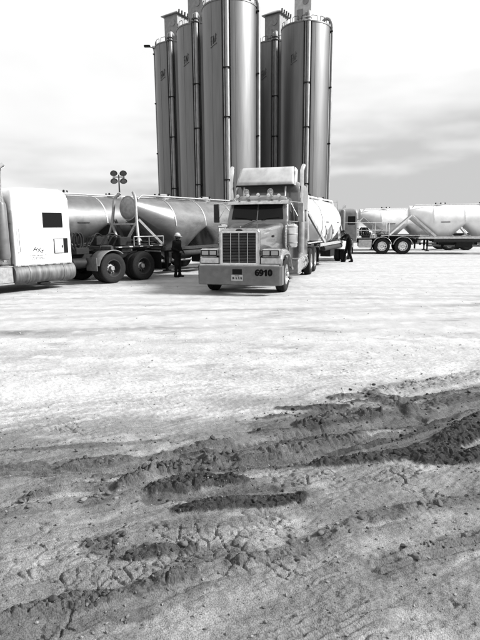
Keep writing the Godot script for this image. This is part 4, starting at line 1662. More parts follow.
func make_trailer(label: String, at: Vector3, turn: float, o: Dictionary) -> Node3D:
	# Origin on the ground below the front of the trailer's deck; it runs back along -z.
	var t := thing("tank_trailer", label, "trailer", at, turn, "dry bulk tank trailers")
	var top: float = o.top
	var R := 1.09
	var st := mb()
	var stations := [TANK0]
	var s := TANK0
	while s < TANK1 - 0.001:
		s += 0.1
		stations.append(minf(s, TANK1))
	for k in [HOPPERS[0] - 0.13, HOPPERS[0] + 0.13, (HOPPERS[0] + HOPPERS[1]) * 0.5, HOPPERS[1] - 0.13, HOPPERS[1] + 0.13, TANK0 + 1.45, TANK1 - 1.45]:
		stations.append(k)
	stations.sort()
	var rings := []
	var last := -1.0
	for k in stations:
		if k - last > 0.012:
			rings.append(tank_ring(k, top, R))
			last = k
	loft(st, rings)
	var tank := obj("tank", st, o.tank, t)
	for q in [[TANK0, 1.0], [TANK1, -1.0]]:
		st = mb()
		lathe(st, [Vector2(0, 0.11), Vector2(0.15, 0.105), Vector2(0.3, 0.08), Vector2(0.40, 0.035), Vector2(0.43, 0.0), Vector2(0.43, -0.04), Vector2(0, -0.04)], P(0, top - 0.43, q[0]), Vector3(0, 0, q[1]), 32)
		obj("dished_head", st, o.head, tank)
		st = mb()
		lathe(st, [Vector2(0.42, -0.02), Vector2(0.455, -0.02), Vector2(0.455, 0.02), Vector2(0.42, 0.02)], P(0, top - 0.43, q[0]), Vector3(0, 0, q[1]), 32, true)
		obj("head_flange", st, o.trim, tank)
	for k in [TANK0 + 1.45, (HOPPERS[0] + HOPPERS[1]) * 0.5 - 0.03, TANK1 - 1.45]:
		st = mb()
		var rr := []
		for e in [[-0.03, -0.01], [-0.03, 0.010], [0.03, 0.010], [0.03, -0.01]]:
			var base := tank_ring(k, top, R, e[1])
			var ring := PackedVector3Array()
			for i in range(0, 29):
				ring.append(base[i] + Vector3(0, 0, -e[0]))
			rr.append(ring)
		rr.append(rr[0])
		loft(st, rr, [1, 2, 3], false, false)
		obj("weld_band", st, o.trim, tank)
	if not o.cage:
		for side in [-1, 1]:
			for k in HOPPERS:
				st = mb()
				box(st, P(side * (R + 0.005), top - R + 0.02, k), Vector3(0.03, 0.05, 0.55), 0.008)
				obj("side_slot", st, M.frame_dusty, tank)
	# manholes, top line and walkway
	for k in [3.9, 6.6]:
		var mh := part("manhole", t)
		st = mb()
		cyl(st, P(0, top - 0.05, k), P(0, top + 0.09, k), 0.27, 20, 0.01)
		obj("collar", st, o.trim, mh)
		st = mb()
		lathe(st, [Vector2(0, 0.09), Vector2(0.2, 0.07), Vector2(0.31, 0.02), Vector2(0.31, 0), Vector2(0, 0)], P(0, top + 0.09, k), Vector3.UP, 20)
		obj("lid", st, M.frame_grey, mh)
		for i in 5:
			var a := TAU * i / 5
			st = mb()
			box(st, P(cos(a) * 0.31, top + 0.12, k + sin(a) * 0.31), Vector3(0.07, 0.13, 0.07), 0.015)
			obj("clamp", st, M.frame, mh)
	st = mb()
	tube(st, bend([P(0.42, top - 0.12, TANK0 + 0.1), P(0.42, top + 0.04, TANK0 + 0.3), P(0.42, top + 0.04, TANK1 - 0.4), P(0.42, top - 0.2, TANK1 - 0.2)], 0.1), 0.032, 8)
	obj("top_air_line", st, o.trim, t)
	st = mb()
	for e in [-0.32, -0.62]:
		bar(st, P(e, top + 0.02, TANK0 + 1.5), P(e, top + 0.02, TANK1 - 1.3), 0.03, 0.04)
	for i in 9:
		var k := lerpf(TANK0 + 1.5, TANK1 - 1.3, i / 8.0)
		bar(st, P(-0.30, top + 0.02, k), P(-0.64, top + 0.02, k), 0.04, 0.02)
	obj("walkway", st, o.trim, t)
	# hopper outlets and the product line
	for k in HOPPERS:
		var ho := part("hopper_outlet", t)
		st = mb()
		lathe(st, [Vector2(0.0, 0.06), Vector2(0.20, 0.06), Vector2(0.20, 0.0), Vector2(0.15, -0.02), Vector2(0.10, -0.20), Vector2(0.0, -0.20)], P(0, top - 2.42, k), Vector3.UP, 20)
		obj("cone", st, o.trim, ho)
		st = mb()
		cyl(st, P(-0.12, top - 2.58, k), P(0.34, top - 2.58, k), 0.03, 8)
		cyl(st, P(0.34, top - 2.58, k), P(0.36, top - 2.58, k), 0.10, 14)
		obj("valve_handle", st, M.frame, ho)
	st = mb()
	tube(st, bend([P(0.0, 0.52, HOPPERS[0] - 0.9), P(0.0, 0.50, 7.6), P(0.5, 0.50, 8.3)], 0.3), 0.07, 12)
	obj("product_line", st, M.frame_grey, t)
	# frame: deck with kingpin, side rails, struts
	for side in [-1, 1]:
		st = mb()
		box(st, P(side * 0.62, 1.19, 1.35), Vector3(0.10, 0.16, 2.7), 0.012)
		obj("deck_rail", st, o.frame, t)
		st = mb()
		box(st, P(side * 1.12, 1.06, 5.35), Vector3(0.07, 0.13, 5.6), 0.01)
		obj("side_rail", st, o.rail, t)
		st = mb()
		box(st, P(side * 1.16, 1.215, 1.45), Vector3(0.10, 0.05, 2.5), 0.008)
		obj("deck_edge", st, o.rail, t)
		for i in 5:
			st = mb()
			box(st, P(side * 1.215, 1.215, 0.4 + i * 0.5), Vector3(0.02, 0.03, 0.16), 0.004)
			obj("reflector", st, M.plate, t)
		# A-frame beside the head
		if not o.cage:
			st = mb()
			bar(st, P(side * 1.05, 1.25, 0.75), P(side * 0.62, top - 0.62, TANK0 + 0.12), 0.10, 0.10)
			obj("front_strut", st, o.strut, t)
			st = mb()
			bar(st, P(side * 0.66, top - 0.66, TANK0 + 0.16), P(side * 1.10, 1.15, HOPPERS[0] - 0.55), 0.10, 0.13)
			obj("rear_strut", st, o.strut, t)
		if o.cage:
			st = mb()
			tube(st, bend([P(side * 0.88, 1.24, 1.62), P(side * 0.66, 2.0, 1.76), P(side * 0.56, top - 0.05, 1.84), P(side * 0.34, top + 0.13, 1.95)], 0.2), 0.055, 10)
			obj("guard_post", st, o.strut, t)
			st = mb()
			bar(st, P(side * 0.15, 1.25, 1.6), P(side * 0.66, top - 0.98, 1.74), 0.08, 0.08)
			bar(st, P(side * 1.0, 1.25, 2.7), P(side * 0.62, top - 0.85, 1.88), 0.09, 0.09)
			obj("brace", st, o.strut, t)
			st = mb()
			for k in [1.1, 1.85, 2.6]:
				tube(st, [P(side * 1.16, 1.23, k), P(side * 1.16, 1.55, k)], 0.02, 6)
			tube(st, [P(side * 1.16, 1.55, 1.1), P(side * 1.16, 1.55, 2.6)], 0.022, 6)
			obj("hand_rail", st, o.strut, t)
			for k in 3:
				st = mb()
				tube(st, bend([P(side * (0.3 + 0.2 * k), 1.28, 0.35 + 0.1 * k), P(side * (0.35 + 0.22 * k), 1.75 - 0.1 * k, 0.7), P(side * (0.5 + 0.15 * k), 1.42, 1.3), P(side * (0.45 + 0.18 * k), 1.3, 2.3 + 0.2 * k)], 0.3, 4), 0.03, 7)
				obj("hose", st, M.black, t)
			st = mb()
			bar(st, P(-0.62 if side < 0 else 0.0, top - 1.02, 1.76), P(0.0 if side < 0 else 0.62, top - 1.02, 1.76), 0.07, 0.07)
			obj("cross_bar", st, o.strut, t)
			st = mb()
			box(st, P(side * 0.62, 1.40, 0.95), Vector3(0.6, 0.3, 0.55), 0.02)
			obj("deck_box", st, M.frame, t)
		# rear struts and landing gear
		st = mb()
		bar(st, P(side * 0.66, top - 0.66, TANK1 - 0.16), P(side * 1.08, 1.12, HOPPERS[1] + 0.55), 0.10, 0.12)
		obj("rear_tank_strut", st, o.strut, t)
		st = mb()
		bar(st, P(side * 0.64, top - 0.62, TANK1 - 0.1), P(side * 0.8, 1.18, 9.7), 0.10, 0.10)
		obj("rear_tank_strut", st, o.strut, t)
		st = mb()
		box(st, P(side * 0.80, 0.80, 3.15), Vector3(0.13, 0.62, 0.13), 0.012)
		box(st, P(side * 0.80, 0.36 if o.parked < 0.5 else 0.28, 3.15), Vector3(0.09, 0.34 if o.parked < 0.5 else 0.5, 0.09), 0.008)
		box(st, P(side * 0.80, 0.20 if o.parked < 0.5 else 0.03, 3.15), Vector3(0.26, 0.05, 0.26), 0.01)
		obj("landing_leg", st, M.frame, t)
		st = mb()
		box(st, P(side * 0.50, 1.12, 9.0), Vector3(0.10, 0.22, 3.1), 0.012)
		obj("bogie_rail", st, o.frame, t)
		for k in [8.45, 9.75]:
			st = mb()
			var ri := []
			for i in 11:
				var a := lerpf(2.9, 0.24, i / 10.0)
				var c := P(0, 0.51 + 0.62 * sin(a), k + 0.62 * cos(a))
				var c2 := P(0, 0.51 + 0.595 * sin(a), k + 0.595 * cos(a))
				ri.append(PackedVector3Array([c + Vector3(side * 0.64, 0, 0), c + Vector3(side * 1.25, 0, 0), c2 + Vector3(side * 1.25, 0, 0), c2 + Vector3(side * 0.64, 0, 0)]))
			loft(st, ri)
			obj("wheel_fender", st, o.rail, t)
		st = mb()
		box(st, P(side * 0.96, 0.62, 10.46), Vector3(0.6, 0.6, 0.02), 0.005)
		obj("mud_flap", st, M.black, t)
		st = mb()
		box(st, P(side * 0.9, 0.98, 10.62), Vector3(0.32, 0.12, 0.05), 0.015)
		obj("tail_lamp", st, M.lens_dark, t)
		# hose tube along the side
		st = mb()
		cyl(st, P(side * 1.06, 0.86, 3.5), P(side * 1.06, 0.86, 7.6), 0.11, 14, 0.01)
		obj("hose_tube", st, M.frame_dusty, t)
		st = mb()
		box(st, P(side * 0.86, 0.66, 5.35), Vector3(0.5, 0.46, 0.95), 0.02)
		obj("tool_box", st, M.frame, t)
		st = mb()
		cyl(st, P(side * 0.5, 0.72, 3.9), P(side * 0.5, 0.72, 4.9), 0.15, 16, 0.03)
		obj("air_tank", st, M.frame, t)
	st = mb()
	for k in [0.1, 0.9, 1.7, 2.55]:
		box(st, P(0, 1.19, k), Vector3(2.3, 0.13, 0.12), 0.012)
	box(st, P(0, 1.155, 0.9), Vector3(1.1, 0.03, 1.0), 0.005)
	obj("deck_crossmembers", st, o.frame, t)
	st = mb()
	for k in [3.15, 5.35, 7.7]:
		box(st, P(0, 0.98, k), Vector3(2.2, 0.09, 0.10), 0.012)
	obj("crossmembers", st, M.frame, t)
	st = mb()
	cyl(st, P(0, 0.98, 0.9), P(0, 1.16, 0.9), 0.05, 12)
	obj("kingpin", st, M.frame, t)
	axle(t, 8.45, o.rim, M.alu, "deep", 1.09)
	axle(t, 9.75, o.rim, M.alu, "deep", 1.09)
	st = mb()
	box(st, P(0, 1.05, 10.52), Vector3(2.4, 0.20, 0.12), 0.015)
	box(st, P(0, 0.52, 10.55), Vector3(2.3, 0.10, 0.10), 0.015)
	for x in [-0.5, 0.5]:
		box(st, P(x, 0.76, 10.53), Vector3(0.08, 0.5, 0.08), 0.01)
	obj("rear_bumper", st, o.frame, t)
	# ladder at the back
	st = mb()
	for x in [0.2, 0.6]:
		tube(st, [P(x, 1.15, 9.9), P(x, top + 0.1, 8.7)], 0.022, 6)
	for i in 6:
		var u := i / 5.0
		tube(st, [P(0.2, lerpf(1.2, top, u), lerpf(9.86, 8.76, u)), P(0.6, lerpf(1.2, top, u), lerpf(9.86, 8.76, u))], 0.016, 6)
	obj("ladder", st, o.strut, t)
	if o.valves:
		# discharge valves and piping on the side of the tank
		for k in [3.6, 5.0]:
			st = mb()
			tube(st, bend([P(0.7, 1.0, k), P(1.14, 1.25, k), P(1.14, 1.75, k + 0.15), P(0.95, 2.3, k + 0.15)], 0.12), 0.035, 8)
			lathe(st, [Vector2(0.02, -0.01), Vector2(0.12, -0.012), Vector2(0.12, 0.012), Vector2(0.02, 0.01)], P(1.20, 1.62, k + 0.1), Vector3.RIGHT, 16, true)
			obj("side_valve", st, M.frame_grey, t)
		st = mb()
		tube(st, bend([P(0.62, top - 0.05, 2.9), P(1.02, top - 0.5, 2.95), P(1.17, 2.0, 2.95), P(1.05, 1.3, 2.9)], 0.25), 0.02, 8)
		obj("vent_hose", st, M.frame_grey, t)
	return t


func build_vehicles() -> void:
	var base := {
		"paint": M.paint, "sleeper": M.paint, "sb": 5.9, "sl": 2.0, "tc": 7.2, "top": 3.42, "sleeper_hw": 1.15,
		"rim_front": M.chrome, "rim_rear": M.chrome, "hub": M.chrome, "fenders": 0, "fender_mat": M.frame_dusty, "bumper": M.bumper, "front": true,
		"tank_len": 1.45, "tank_r": 0.32, "tank_y": 0.60, "tank_mat": M.chrome, "tank_shift": -0.25,
		"win_y": 2.25, "win_h": 0.36, "win_w": 0.30, "win_s": 5.15, "hatch": false,
		"stack_s": -0.12, "stack_x": 1.2, "stack_h": 3.85, "muffler_r": 0.11, "muffler_h": 1.4, "deflector": true, "deck": false,
	}
	# the truck in the middle, facing the camera
	var yaw := deg_to_rad(-15.0)
	var at := Vector3(-0.05, 0, -13.75)
	make_tractor("grey truck with a wind deflector, facing us, bumper number 6910", at, yaw, base)
	var yaw2 := deg_to_rad(-22.0)
	var king := at + Vector3(sin(-yaw), 0, -cos(yaw)) * 7.2
	var tr := {"top": 3.12, "tank": M.white_tank, "head": M.white_tank, "trim": M.frame_pale, "frame": M.frame, "rail": M.frame_grey, "strut": M.frame_grey, "cage": false, "rim": M.alu, "parked": 0.0, "valves": true}
	place_trailer("white tank trailer coupled behind the grey truck that faces us", king, yaw2, tr)

	# the white sleeper truck on the left with its grey trailer
	var o := base.duplicate()
	o.merge({"paint": M.paint_grey, "sleeper": M.white, "tc": 7.0, "sb": 4.86, "sl": 1.85, "top": 3.08, "sleeper_hw": 1.10, "rim_rear": M.frame_dusty, "hub": M.alu_dull, "fenders": 1, "fender_mat": M.fender, "front": false, "tank_len": 2.0, "tank_r": 0.29, "tank_y": 0.54, "tank_mat": M.streaked_tank, "tank_shift": 0.12, "win_y": 2.12, "win_h": 0.40, "win_w": 0.60, "win_s": 4.27, "hatch": true, "stack_s": -0.34, "stack_x": 1.2, "stack_h": 3.62, "muffler_r": 0.15, "muffler_h": 1.62, "deflector": false}, true)
	var yl := deg_to_rad(-40.0)
	var kl := Vector3(-4.80, 0, -18.4)
	make_tractor("truck with a blank white sleeper and streaked fuel drum, cut by the left edge", kl - Vector3(sin(-yl), 0, -cos(yl)) * 7.0, yl, o)
	var tl := tr.duplicate()
	tl.merge({"top": 3.02, "tank": M.alu_tank, "head": M.alu_dull, "trim": M.alu_dull, "rail": M.frame_dusty, "strut": M.alu_dull, "frame": M.frame_dusty, "cage": true, "rim": M.frame_dusty, "valves": false}, true)
	place_trailer("grey metal tank trailer with round front head behind the white sleeper", kl, deg_to_rad(-34.5), tl)
	# the next trailer behind it
	var t2 := tr.duplicate()
	t2.merge({"top": 3.15, "tank": M.dark_tank, "head": M.dark_tank, "trim": M.frame_grey, "strut": M.frame_grey, "frame": M.frame_dusty, "cage": false, "rim": M.frame_dusty, "parked": 1.0, "valves": false}, true)
	var back := Vector3(-4.2, 0, -24.1)
	var y2 := deg_to_rad(-36.0)
	var tq := make_trailer("dull grey tank trailer standing behind the white sleeper and its trailer", back - Vector3(sin(-y2), 0, -cos(y2)) * 8.75, y2, t2)

	# the truck and trailer on the right, side on
	var r := base.duplicate()
	r.merge({"paint": M.cab_mid, "sleeper": M.cab_mid, "tc": 7.3, "sb": 5.0, "sl": 1.7, "top": 3.0, "sleeper_hw": 1.08, "rim_rear": M.chrome, "hub": M.chrome, "fenders": 2, "fender_mat": M.alu, "front": false, "tank_mat": M.alu, "win_y": 2.2, "win_h": 0.5, "win_w": 0.42, "win_s": 4.62, "stack_h": 3.2, "stack_s": 0.75, "stack_x": 1.28, "muffler_r": 0.16, "muffler_h": 1.9, "deflector": false, "deck": true}, true)
	var yr := deg_to_rad(-101.0)
	var kr := Vector3(10.3, 0, -34.4)
	make_tractor("pale truck side on, half hidden behind the white tank", kr - Vector3(sin(-yr), 0, -cos(yr)) * 7.3, yr, r)
	var tr2 := tr.duplicate()
	tr2.merge({"top": 3.12, "tank": M.white_tank, "strut": M.frame_pale, "rail": M.frame_pale, "rim": M.chrome, "valves": false}, true)
	place_trailer("white two-hopper tank trailer side on, cut by the right edge", kr, deg_to_rad(-103.0), tr2)
	var t4 := tr.duplicate()
	t4.merge({"top": 3.05, "tank": M.pale_tank, "head": M.pale_tank, "strut": M.frame_grey, "parked": 1.0, "valves": false}, true)
	make_trailer("pale grey tank trailer parked behind the white two-hopper trailer", Vector3(7.2, 0, -39.0), deg_to_rad(-92.0), t4)


func place_trailer(label: String, king: Vector3, yaw: float, o: Dictionary) -> Node3D:
	return make_trailer(label, king - Vector3(sin(-yaw), 0, -cos(yaw)) * 0.9, yaw, o)


# ---------------------------------------------------------------- people

func nets(acc: Dictionary, bones: Array, cell: float, k: float) -> void:
	# Surface nets over the smooth union of tapered capsules: bones are [a, b, ra, rb, grey].
	var lo := Vector3(1e9, 1e9, 1e9)
	var hi := -lo
	for b in bones:
		var r: float = maxf(b[2], b[3]) + cell * 3.0 + k * 0.3
		for p in [b[0], b[1]]:
			lo = lo.min(p - Vector3.ONE * r)
			hi = hi.max(p + Vector3.ONE * r)
	var n := Vector3i(((hi - lo) / cell).ceil()) + Vector3i.ONE
	var f := PackedFloat32Array()
	f.resize(n.x * n.y * n.z)
	f.fill(1.0)
	var own := PackedFloat32Array()
	own.resize(f.size())
	var own_d := PackedFloat32Array()
	own_d.resize(f.size())
	own_d.fill(1e9)
	for b in bones:
		var a: Vector3 = b[0]
		var c: Vector3 = b[1]
		var ra: float = b[2]
		var rb: float = b[3]
		var r: float = maxf(ra, rb) + k + cell * 2.5
		var i0 := Vector3i(((a.min(c) - Vector3.ONE * r - lo) / cell).floor()).clamp(Vector3i.ZERO, n - Vector3i.ONE)
		var i1 := Vector3i(((a.max(c) + Vector3.ONE * r - lo) / cell).ceil()).clamp(Vector3i.ZERO, n - Vector3i.ONE)
		var ac := c - a
		var l2 := maxf(ac.length_squared(), 1e-9)
		for z in range(i0.z, i1.z + 1):
			for y in range(i0.y, i1.y + 1):
				for x in range(i0.x, i1.x + 1):
					var p := lo + Vector3(x, y, z) * cell
					var t := clampf((p - a).dot(ac) / l2, 0.0, 1.0)
					var d := p.distance_to(a + ac * t) - lerpf(ra, rb, t)
					var id := (z * n.y + y) * n.x + x
					var e := f[id]
					var q := maxf(k - absf(d - e), 0.0) / k
					f[id] = minf(d, e) - q * q * k * 0.25
					if d < own_d[id]:
						own_d[id] = d
						own[id] = b[4]
	var vid := PackedInt32Array()
	vid.resize(f.size())
	vid.fill(-1)
	var V: PackedVector3Array = acc.v
	var N: PackedVector3Array = acc.n
	var C: PackedColorArray = acc.c
	var I: PackedInt32Array = acc.i
	var sx := 1
	var sy := n.x
	var sz := n.x * n.y
	var off := [0, sx, sy, sx + sy, sz, sz + sx, sz + sy, sz + sx + sy]
	var edges := [[0, 1], [2, 3], [4, 5], [6, 7], [0, 2], [1, 3], [4, 6], [5, 7], [0, 4], [1, 5], [2, 6], [3, 7]]
	for z in n.z - 1:
		for y in n.y - 1:
			for x in n.x - 1:
				var id := z * sz + y * sy + x
				var f0 := f[id] < 0.0
				if f0 == (f[id + sx] < 0.0) and f0 == (f[id + sy] < 0.0) and f0 == (f[id + sz] < 0.0) and f0 == (f[id + sx + sy] < 0.0) and f0 == (f[id + sx + sz] < 0.0) and f0 == (f[id + sy + sz] < 0.0) and f0 == (f[id + sx + sy + sz] < 0.0):
					continue
				var sum := Vector3.ZERO
				var cnt := 0
				for e in edges:
					var a: int = e[0]
					var b: int = e[1]
					var fa := f[id + off[a]]
					var fb := f[id + off[b]]
					if (fa < 0.0) != (fb < 0.0):
						var u := fa / (fa - fb)
						var pa := Vector3(a & 1, (a >> 1) & 1, (a >> 2) & 1)
						var pb := Vector3(b & 1, (b >> 1) & 1, (b >> 2) & 1)
						sum += pa.lerp(pb, u)
						cnt += 1
				vid[id] = V.size()
				V.append(lo + (Vector3(x, y, z) + sum / cnt) * cell)
				var g := Vector3(f[id + sx] + f[id + sx + sy] + f[id + sx + sz] + f[id + sx + sy + sz] - f[id] - f[id + sy] - f[id + sz] - f[id + sy + sz], f[id + sy] + f[id + sx + sy] + f[id + sy + sz] + f[id + sx + sy + sz] - f[id] - f[id + sx] - f[id + sz] - f[id + sx + sz], f[id + sz] + f[id + sx + sz] + f[id + sy + sz] + f[id + sx + sy + sz] - f[id] - f[id + sx] - f[id + sy] - f[id + sx + sy])
				N.append(g.normalized())
				C.append(Color(own[id], own[id], own[id]))
	for z in range(1, n.z - 1):
		for y in range(1, n.y - 1):
			for x in range(1, n.x - 1):
				var id := z * sz + y * sy + x
				var inside := f[id] < 0.0
				for ax in 3:
					var step: int = [sx, sy, sz][ax]
					if inside == (f[id + step] < 0.0):
						continue
					var u: int = [sy, sz, sx][ax]
					var w: int = [sz, sx, sy][ax]
					var q0 := vid[id]
					var q1 := vid[id - u]
					var q2 := vid[id - u - w]
					var q3 := vid[id - w]
					if q0 < 0 or q1 < 0 or q2 < 0 or q3 < 0:
						continue
					if inside:
						I.append_array([q0, q2, q1, q0, q3, q2])
					else:
						I.append_array([q0, q1, q2, q0, q2, q3])
	acc.v = V
	acc.n = N
	acc.c = C
	acc.i = I


func acc_mesh(acc: Dictionary) -> ArrayMesh:
	var arr := []
	arr.resize(Mesh.ARRAY_MAX)
	arr[Mesh.ARRAY_VERTEX] = acc.v
	arr[Mesh.ARRAY_NORMAL] = acc.n
	arr[Mesh.ARRAY_COLOR] = acc.c
	arr[Mesh.ARRAY_INDEX] = acc.i
	var m := ArrayMesh.new()
	m.add_surface_from_arrays(Mesh.PRIMITIVE_TRIANGLES, arr)
	return m


func hand(acc: Dictionary, wrist: Vector3, along: Vector3, palm: Vector3, side: float, curl: float, tone: float) -> void:
	# along: toward the fingers, palm: the way the palm faces, side: +1 puts the thumb on along x palm
	var a := along.normalized()
	var p := (palm - a * palm.dot(a)).normalized()
	var w := a.cross(p) * side
	var b := []
	for q in [-0.026, -0.009, 0.009, 0.026]:
		b.append([wrist + w * q * 0.6, wrist + a * 0.085 + w * q, 0.013, 0.012, tone])
	var lens := [0.062, 0.074, 0.080, 0.072]
	for i in 4:
		var q := -0.030 + 0.020 * i
		var r0 := wrist + a * 0.085 + w * q
		var d1 := (a * cos(curl * 0.6) + p * sin(curl * 0.6)).normalized()
		var d2 := (a * cos(curl * 1.5) + p * sin(curl * 1.5)).normalized()
		var l: float = lens[i]
		b.append([r0, r0 + d1 * l * 0.52, 0.0092, 0.0085, tone])
		b.append([r0 + d1 * l * 0.52, r0 + d1 * l * 0.52 + d2 * l * 0.5, 0.0085, 0.007, tone])
	var t0 := wrist + a * 0.025 + w * 0.022
	var t1 := t0 + (a * 0.6 + w * 0.75 + p * 0.25).normalized() * 0.038
	var t2 := t1 + (a * 0.9 + w * 0.2 + p * 0.35).normalized() * 0.034
	b.append([t0, t1, 0.012, 0.0105, tone])
	b.append([t1, t2, 0.0105, 0.008, tone])
	nets(acc, b, 0.005, 0.008)


func head(acc: Dictionary, at: Vector3, fwd: Vector3, up: Vector3, skin: float, hair: float) -> void:
	# at: the middle of the skull
	var f := fwd.normalized()
	var u := (up - f * up.dot(f)).normalized()
	var r := f.cross(u)
	var b := []
	b.append([at - f * 0.022 + u * 0.012, at + f * 0.018 + u * 0.015, 0.086, 0.080, skin])
	b.append([at + f * 0.045 - u * 0.03, at + f * 0.052 - u * 0.085, 0.052, 0.036, skin])
	b.append([at - u * 0.04, at - u * 0.075 + f * 0.035, 0.066, 0.045, skin])
	b.append([at + f * 0.092 - u * 0.002, at + f * 0.114 - u * 0.036, 0.008, 0.014, skin])
	for s in [-1.0, 1.0]:
		b.append([at + r * s * 0.082 - u * 0.002 - f * 0.004, at + r * s * 0.088 - u * 0.036 - f * 0.002, 0.014, 0.010, skin])
		b.append([at + r * s * 0.034 + f * 0.082 + u * 0.005, at + r * s * 0.030 + f * 0.083 + u * 0.005, 0.011, 0.011, 0.02])
		b.append([at + r * s * 0.045 + f * 0.084 + u * 0.024, at + r * s * 0.018 + f * 0.092 + u * 0.022, 0.007, 0.007, hair])
	b.append([at + r * 0.022 + f * 0.090 - u * 0.066, at - r * 0.022 + f * 0.090 - u * 0.066, 0.006, 0.006, skin * 0.55])
	b.append([at - f * 0.035 + u * 0.02, at - f * 0.02 - u * 0.045, 0.084, 0.07, hair])
	b.append([at - f * 0.02 + u * 0.04, at + f * 0.03 + u * 0.045, 0.078, 0.066, hair])
	nets(acc, b, 0.006, 0.014)


func body(j: Dictionary, shirt: float, trousers: float, boots: float, skin: float) -> Array:
	var b := []
	var r: Vector3 = (j.shoulder_r - j.shoulder_l).normalized()
	var hr: Vector3 = (j.hip_r - j.hip_l).normalized()
	for s in [-1.0, 0.0, 1.0]:
		b.append([j.pelvis + hr * s * 0.075, j.waist + r * s * 0.07, 0.115, 0.105, trousers if s == 0.0 else shirt])
		b.append([j.waist + r * s * 0.07, j.chest + r * s * 0.085, 0.108, 0.118, shirt])
	b.append([j.chest, j.neck, 0.09, 0.06, shirt])
	b.append([j.neck, j.skull, 0.056, 0.05, skin])
	for q in ["l", "r"]:
		b.append([j.chest + (j["shoulder_" + q] - j.chest) * 0.4, j["shoulder_" + q], 0.085, 0.066, shirt])
		b.append([j["shoulder_" + q], j["elbow_" + q], 0.066, 0.052, shirt])
		b.append([j["elbow_" + q], j["wrist_" + q], 0.052, 0.036, shirt])
		b.append([j["hip_" + q], j["knee_" + q], 0.098, 0.072, trousers])
		b.append([j["knee_" + q], j["ankle_" + q], 0.072, 0.058, trousers])
		b.append([j["ankle_" + q], j["ankle_" + q] - Vector3(0, 0.045, 0) , 0.058, 0.045, boots])
		b.append([j["ankle_" + q] + Vector3(0, -0.055, 0) - j["toe_" + q] * 0.04, j["ankle_" + q] + Vector3(0, -0.062, 0) + j["toe_" + q] * 0.16, 0.043, 0.036, boots])
	return b


func new_acc() -> Dictionary:
	return {"v": PackedVector3Array(), "n": PackedVector3Array(), "c": PackedColorArray(), "i": PackedInt32Array()}


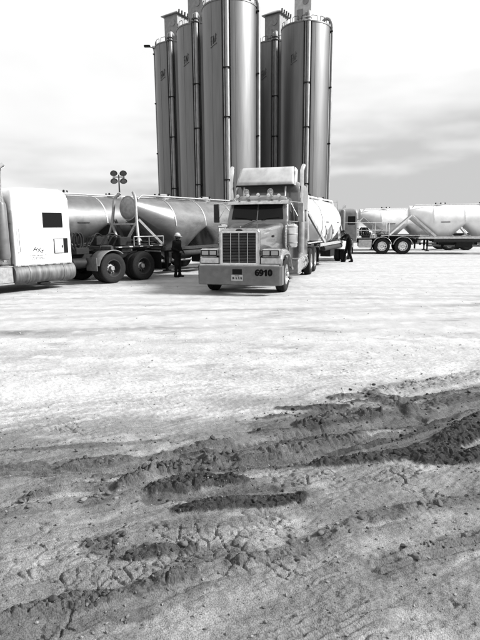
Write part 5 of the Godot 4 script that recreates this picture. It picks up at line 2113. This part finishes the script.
func build_people() -> void:
	# worker in a white hard hat, beside the grey trailer; local +z is the way he faces
	var p1 := Vector3(-2.36, 0.0, -19.1)
	var man := thing("person", "person in dark clothes and white hard hat standing beside grey trailer", "person", p1, deg_to_rad(62.0), "workers in the yard")
	var j := {
		"pelvis": Vector3(0, 0.94, 0.0), "waist": Vector3(0, 1.10, 0.01), "chest": Vector3(0, 1.30, 0.0), "neck": Vector3(0, 1.46, 0.01), "skull": Vector3(0.0, 1.56, 0.035),
		"shoulder_l": Vector3(-0.18, 1.40, 0), "shoulder_r": Vector3(0.18, 1.40, 0.0), "elbow_l": Vector3(-0.25, 1.13, -0.03), "elbow_r": Vector3(0.25, 1.13, -0.02),
		"wrist_l": Vector3(-0.15, 1.03, 0.20), "wrist_r": Vector3(0.20, 0.97, 0.17),
		"hip_l": Vector3(-0.09, 0.90, 0), "hip_r": Vector3(0.09, 0.90, 0), "knee_l": Vector3(-0.105, 0.50, 0.03), "knee_r": Vector3(0.10, 0.50, 0.02),
		"ankle_l": Vector3(-0.11, 0.10, -0.03), "ankle_r": Vector3(0.10, 0.10, 0.02), "toe_l": Vector3(-0.2, 0, 0.98), "toe_r": Vector3(0.2, 0, 0.98),
	}
	var acc := new_acc()
	nets(acc, body(j, 0.011, 0.014, 0.008, 0.10), 0.014, 0.045)
	var sk := Vector3(0, 1.605, 0.045)
	head(acc, sk, Vector3(0.1, -0.08, 1), Vector3.UP, 0.10, 0.012)
	hand(acc, j.wrist_l, Vector3(0.45, -0.15, 0.85), Vector3(0.6, -0.6, -0.3), -1.0, 0.55, 0.10)
	hand(acc, j.wrist_r, Vector3(-0.25, -0.45, 0.85), Vector3(-0.7, -0.4, -0.2), 1.0, 0.55, 0.10)
	put("body", acc_mesh(acc), M.person, man)
	man.scale = Vector3.ONE * 0.95
	var hat := part("hard_hat", man, sk + Vector3(0, 0.04, 0.0))
	hat.rotation = Vector3(0.10, 0.1, 0)
	var st := mb()
	var pr := []
	for i in 8:
		var a := PI / 2 * i / 7.0
		pr.append(Vector2(0.122 * sin(a), 0.112 * cos(a)))
	pr.append(Vector2(0.124, -0.02))
	pr.append(Vector2(0.114, -0.02))
	pr.append(Vector2(0.0, 0.085))
	lathe(st, pr, Vector3.ZERO, Vector3.UP, 24)
	obj("shell", st, M.hat, hat)
	st = mb()
	var outer := []
	for i in 28:
		var a := TAU * i / 28
		var fr := maxf(0.0, sin(a))
		outer.append(Vector2(cos(a) * (0.138 + 0.006 * fr), sin(a) * 0.138 + 0.055 * fr * fr))
	prism(st, outer, Transform3D(Basis(Vector3.RIGHT, Vector3(0, 0, 1), Vector3.DOWN), Vector3(0, -0.016, 0)), 0.010, 0.003)
	obj("brim", st, M.hat, hat)
	st = mb()
	tube(st, [Vector3(0, 0.045, 0.112), Vector3(0, 0.100, 0.07), Vector3(0, 0.118, 0.0), Vector3(0, 0.100, -0.07), Vector3(0, 0.045, -0.112)], 0.010, 8)
	obj("ridge", st, M.hat, hat)

	# worker bending to the white trailer's side
	var p2 := Vector3(5.62, 0.0, -26.3)
	var man2 := thing("person", "person in dark clothes bending forward to the side of white trailer", "person", p2, deg_to_rad(-78.0), "workers in the yard")
	j = {
		"pelvis": Vector3(0, 0.93, -0.10), "waist": Vector3(0, 1.10, -0.08), "chest": Vector3(0, 1.30, 0.02), "neck": Vector3(0, 1.44, 0.13), "skull": Vector3(0.0, 1.49, 0.22),
		"shoulder_l": Vector3(-0.18, 1.38, 0.07), "shoulder_r": Vector3(0.18, 1.38, 0.07), "elbow_l": Vector3(-0.24, 1.18, 0.26), "elbow_r": Vector3(0.24, 1.16, 0.24),
		"wrist_l": Vector3(-0.16, 1.22, 0.50), "wrist_r": Vector3(0.14, 1.20, 0.50),
		"hip_l": Vector3(-0.09, 0.90, -0.10), "hip_r": Vector3(0.09, 0.90, -0.10), "knee_l": Vector3(-0.11, 0.50, 0.04), "knee_r": Vector3(0.11, 0.50, -0.08),
		"ankle_l": Vector3(-0.12, 0.10, 0.10), "ankle_r": Vector3(0.12, 0.10, -0.22), "toe_l": Vector3(-0.1, 0, 0.98), "toe_r": Vector3(0.15, 0, 0.98),
	}
	acc = new_acc()
	nets(acc, body(j, 0.010, 0.010, 0.008, 0.14), 0.014, 0.045)
	sk = Vector3(0, 1.53, 0.25)
	head(acc, sk, Vector3(0.0, -0.45, 1), Vector3(0, 1, 0.45), 0.14, 0.012)
	hand(acc, j.wrist_l, Vector3(0.2, 0.05, 1.0), Vector3(0.5, -0.8, 0.1), -1.0, 0.8, 0.14)
	hand(acc, j.wrist_r, Vector3(-0.2, 0.05, 1.0), Vector3(-0.5, -0.8, 0.1), 1.0, 0.8, 0.14)
	put("body", acc_mesh(acc), M.person, man2)
	var cap := part("cap", man2, sk + Vector3(0, 0.035, -0.015))
	cap.rotation = Vector3(0.42, 0, 0)
	st = mb()
	pr = []
	for i in 8:
		var a := PI / 2 * i / 7.0
		pr.append(Vector2(0.108 * sin(a), 0.100 * cos(a)))
	pr.append(Vector2(0.108, -0.015))
	pr.append(Vector2(0.100, -0.015))
	pr.append(Vector2(0.0, 0.08))
	lathe(st, pr, Vector3.ZERO, Vector3.UP, 24)
	obj("crown", st, M.black, cap)
	st = mb()
	var vis := []
	for i in 13:
		var a := PI * i / 12
		vis.append(Vector2(cos(a) * 0.085, 0.06 + sin(a) * 0.12))
	prism(st, vis, Transform3D(Basis(Vector3.RIGHT, Vector3(0, 0, 1), Vector3.DOWN), Vector3(0, -0.008, 0)), 0.007, 0.002)
	obj("visor", st, M.black, cap)
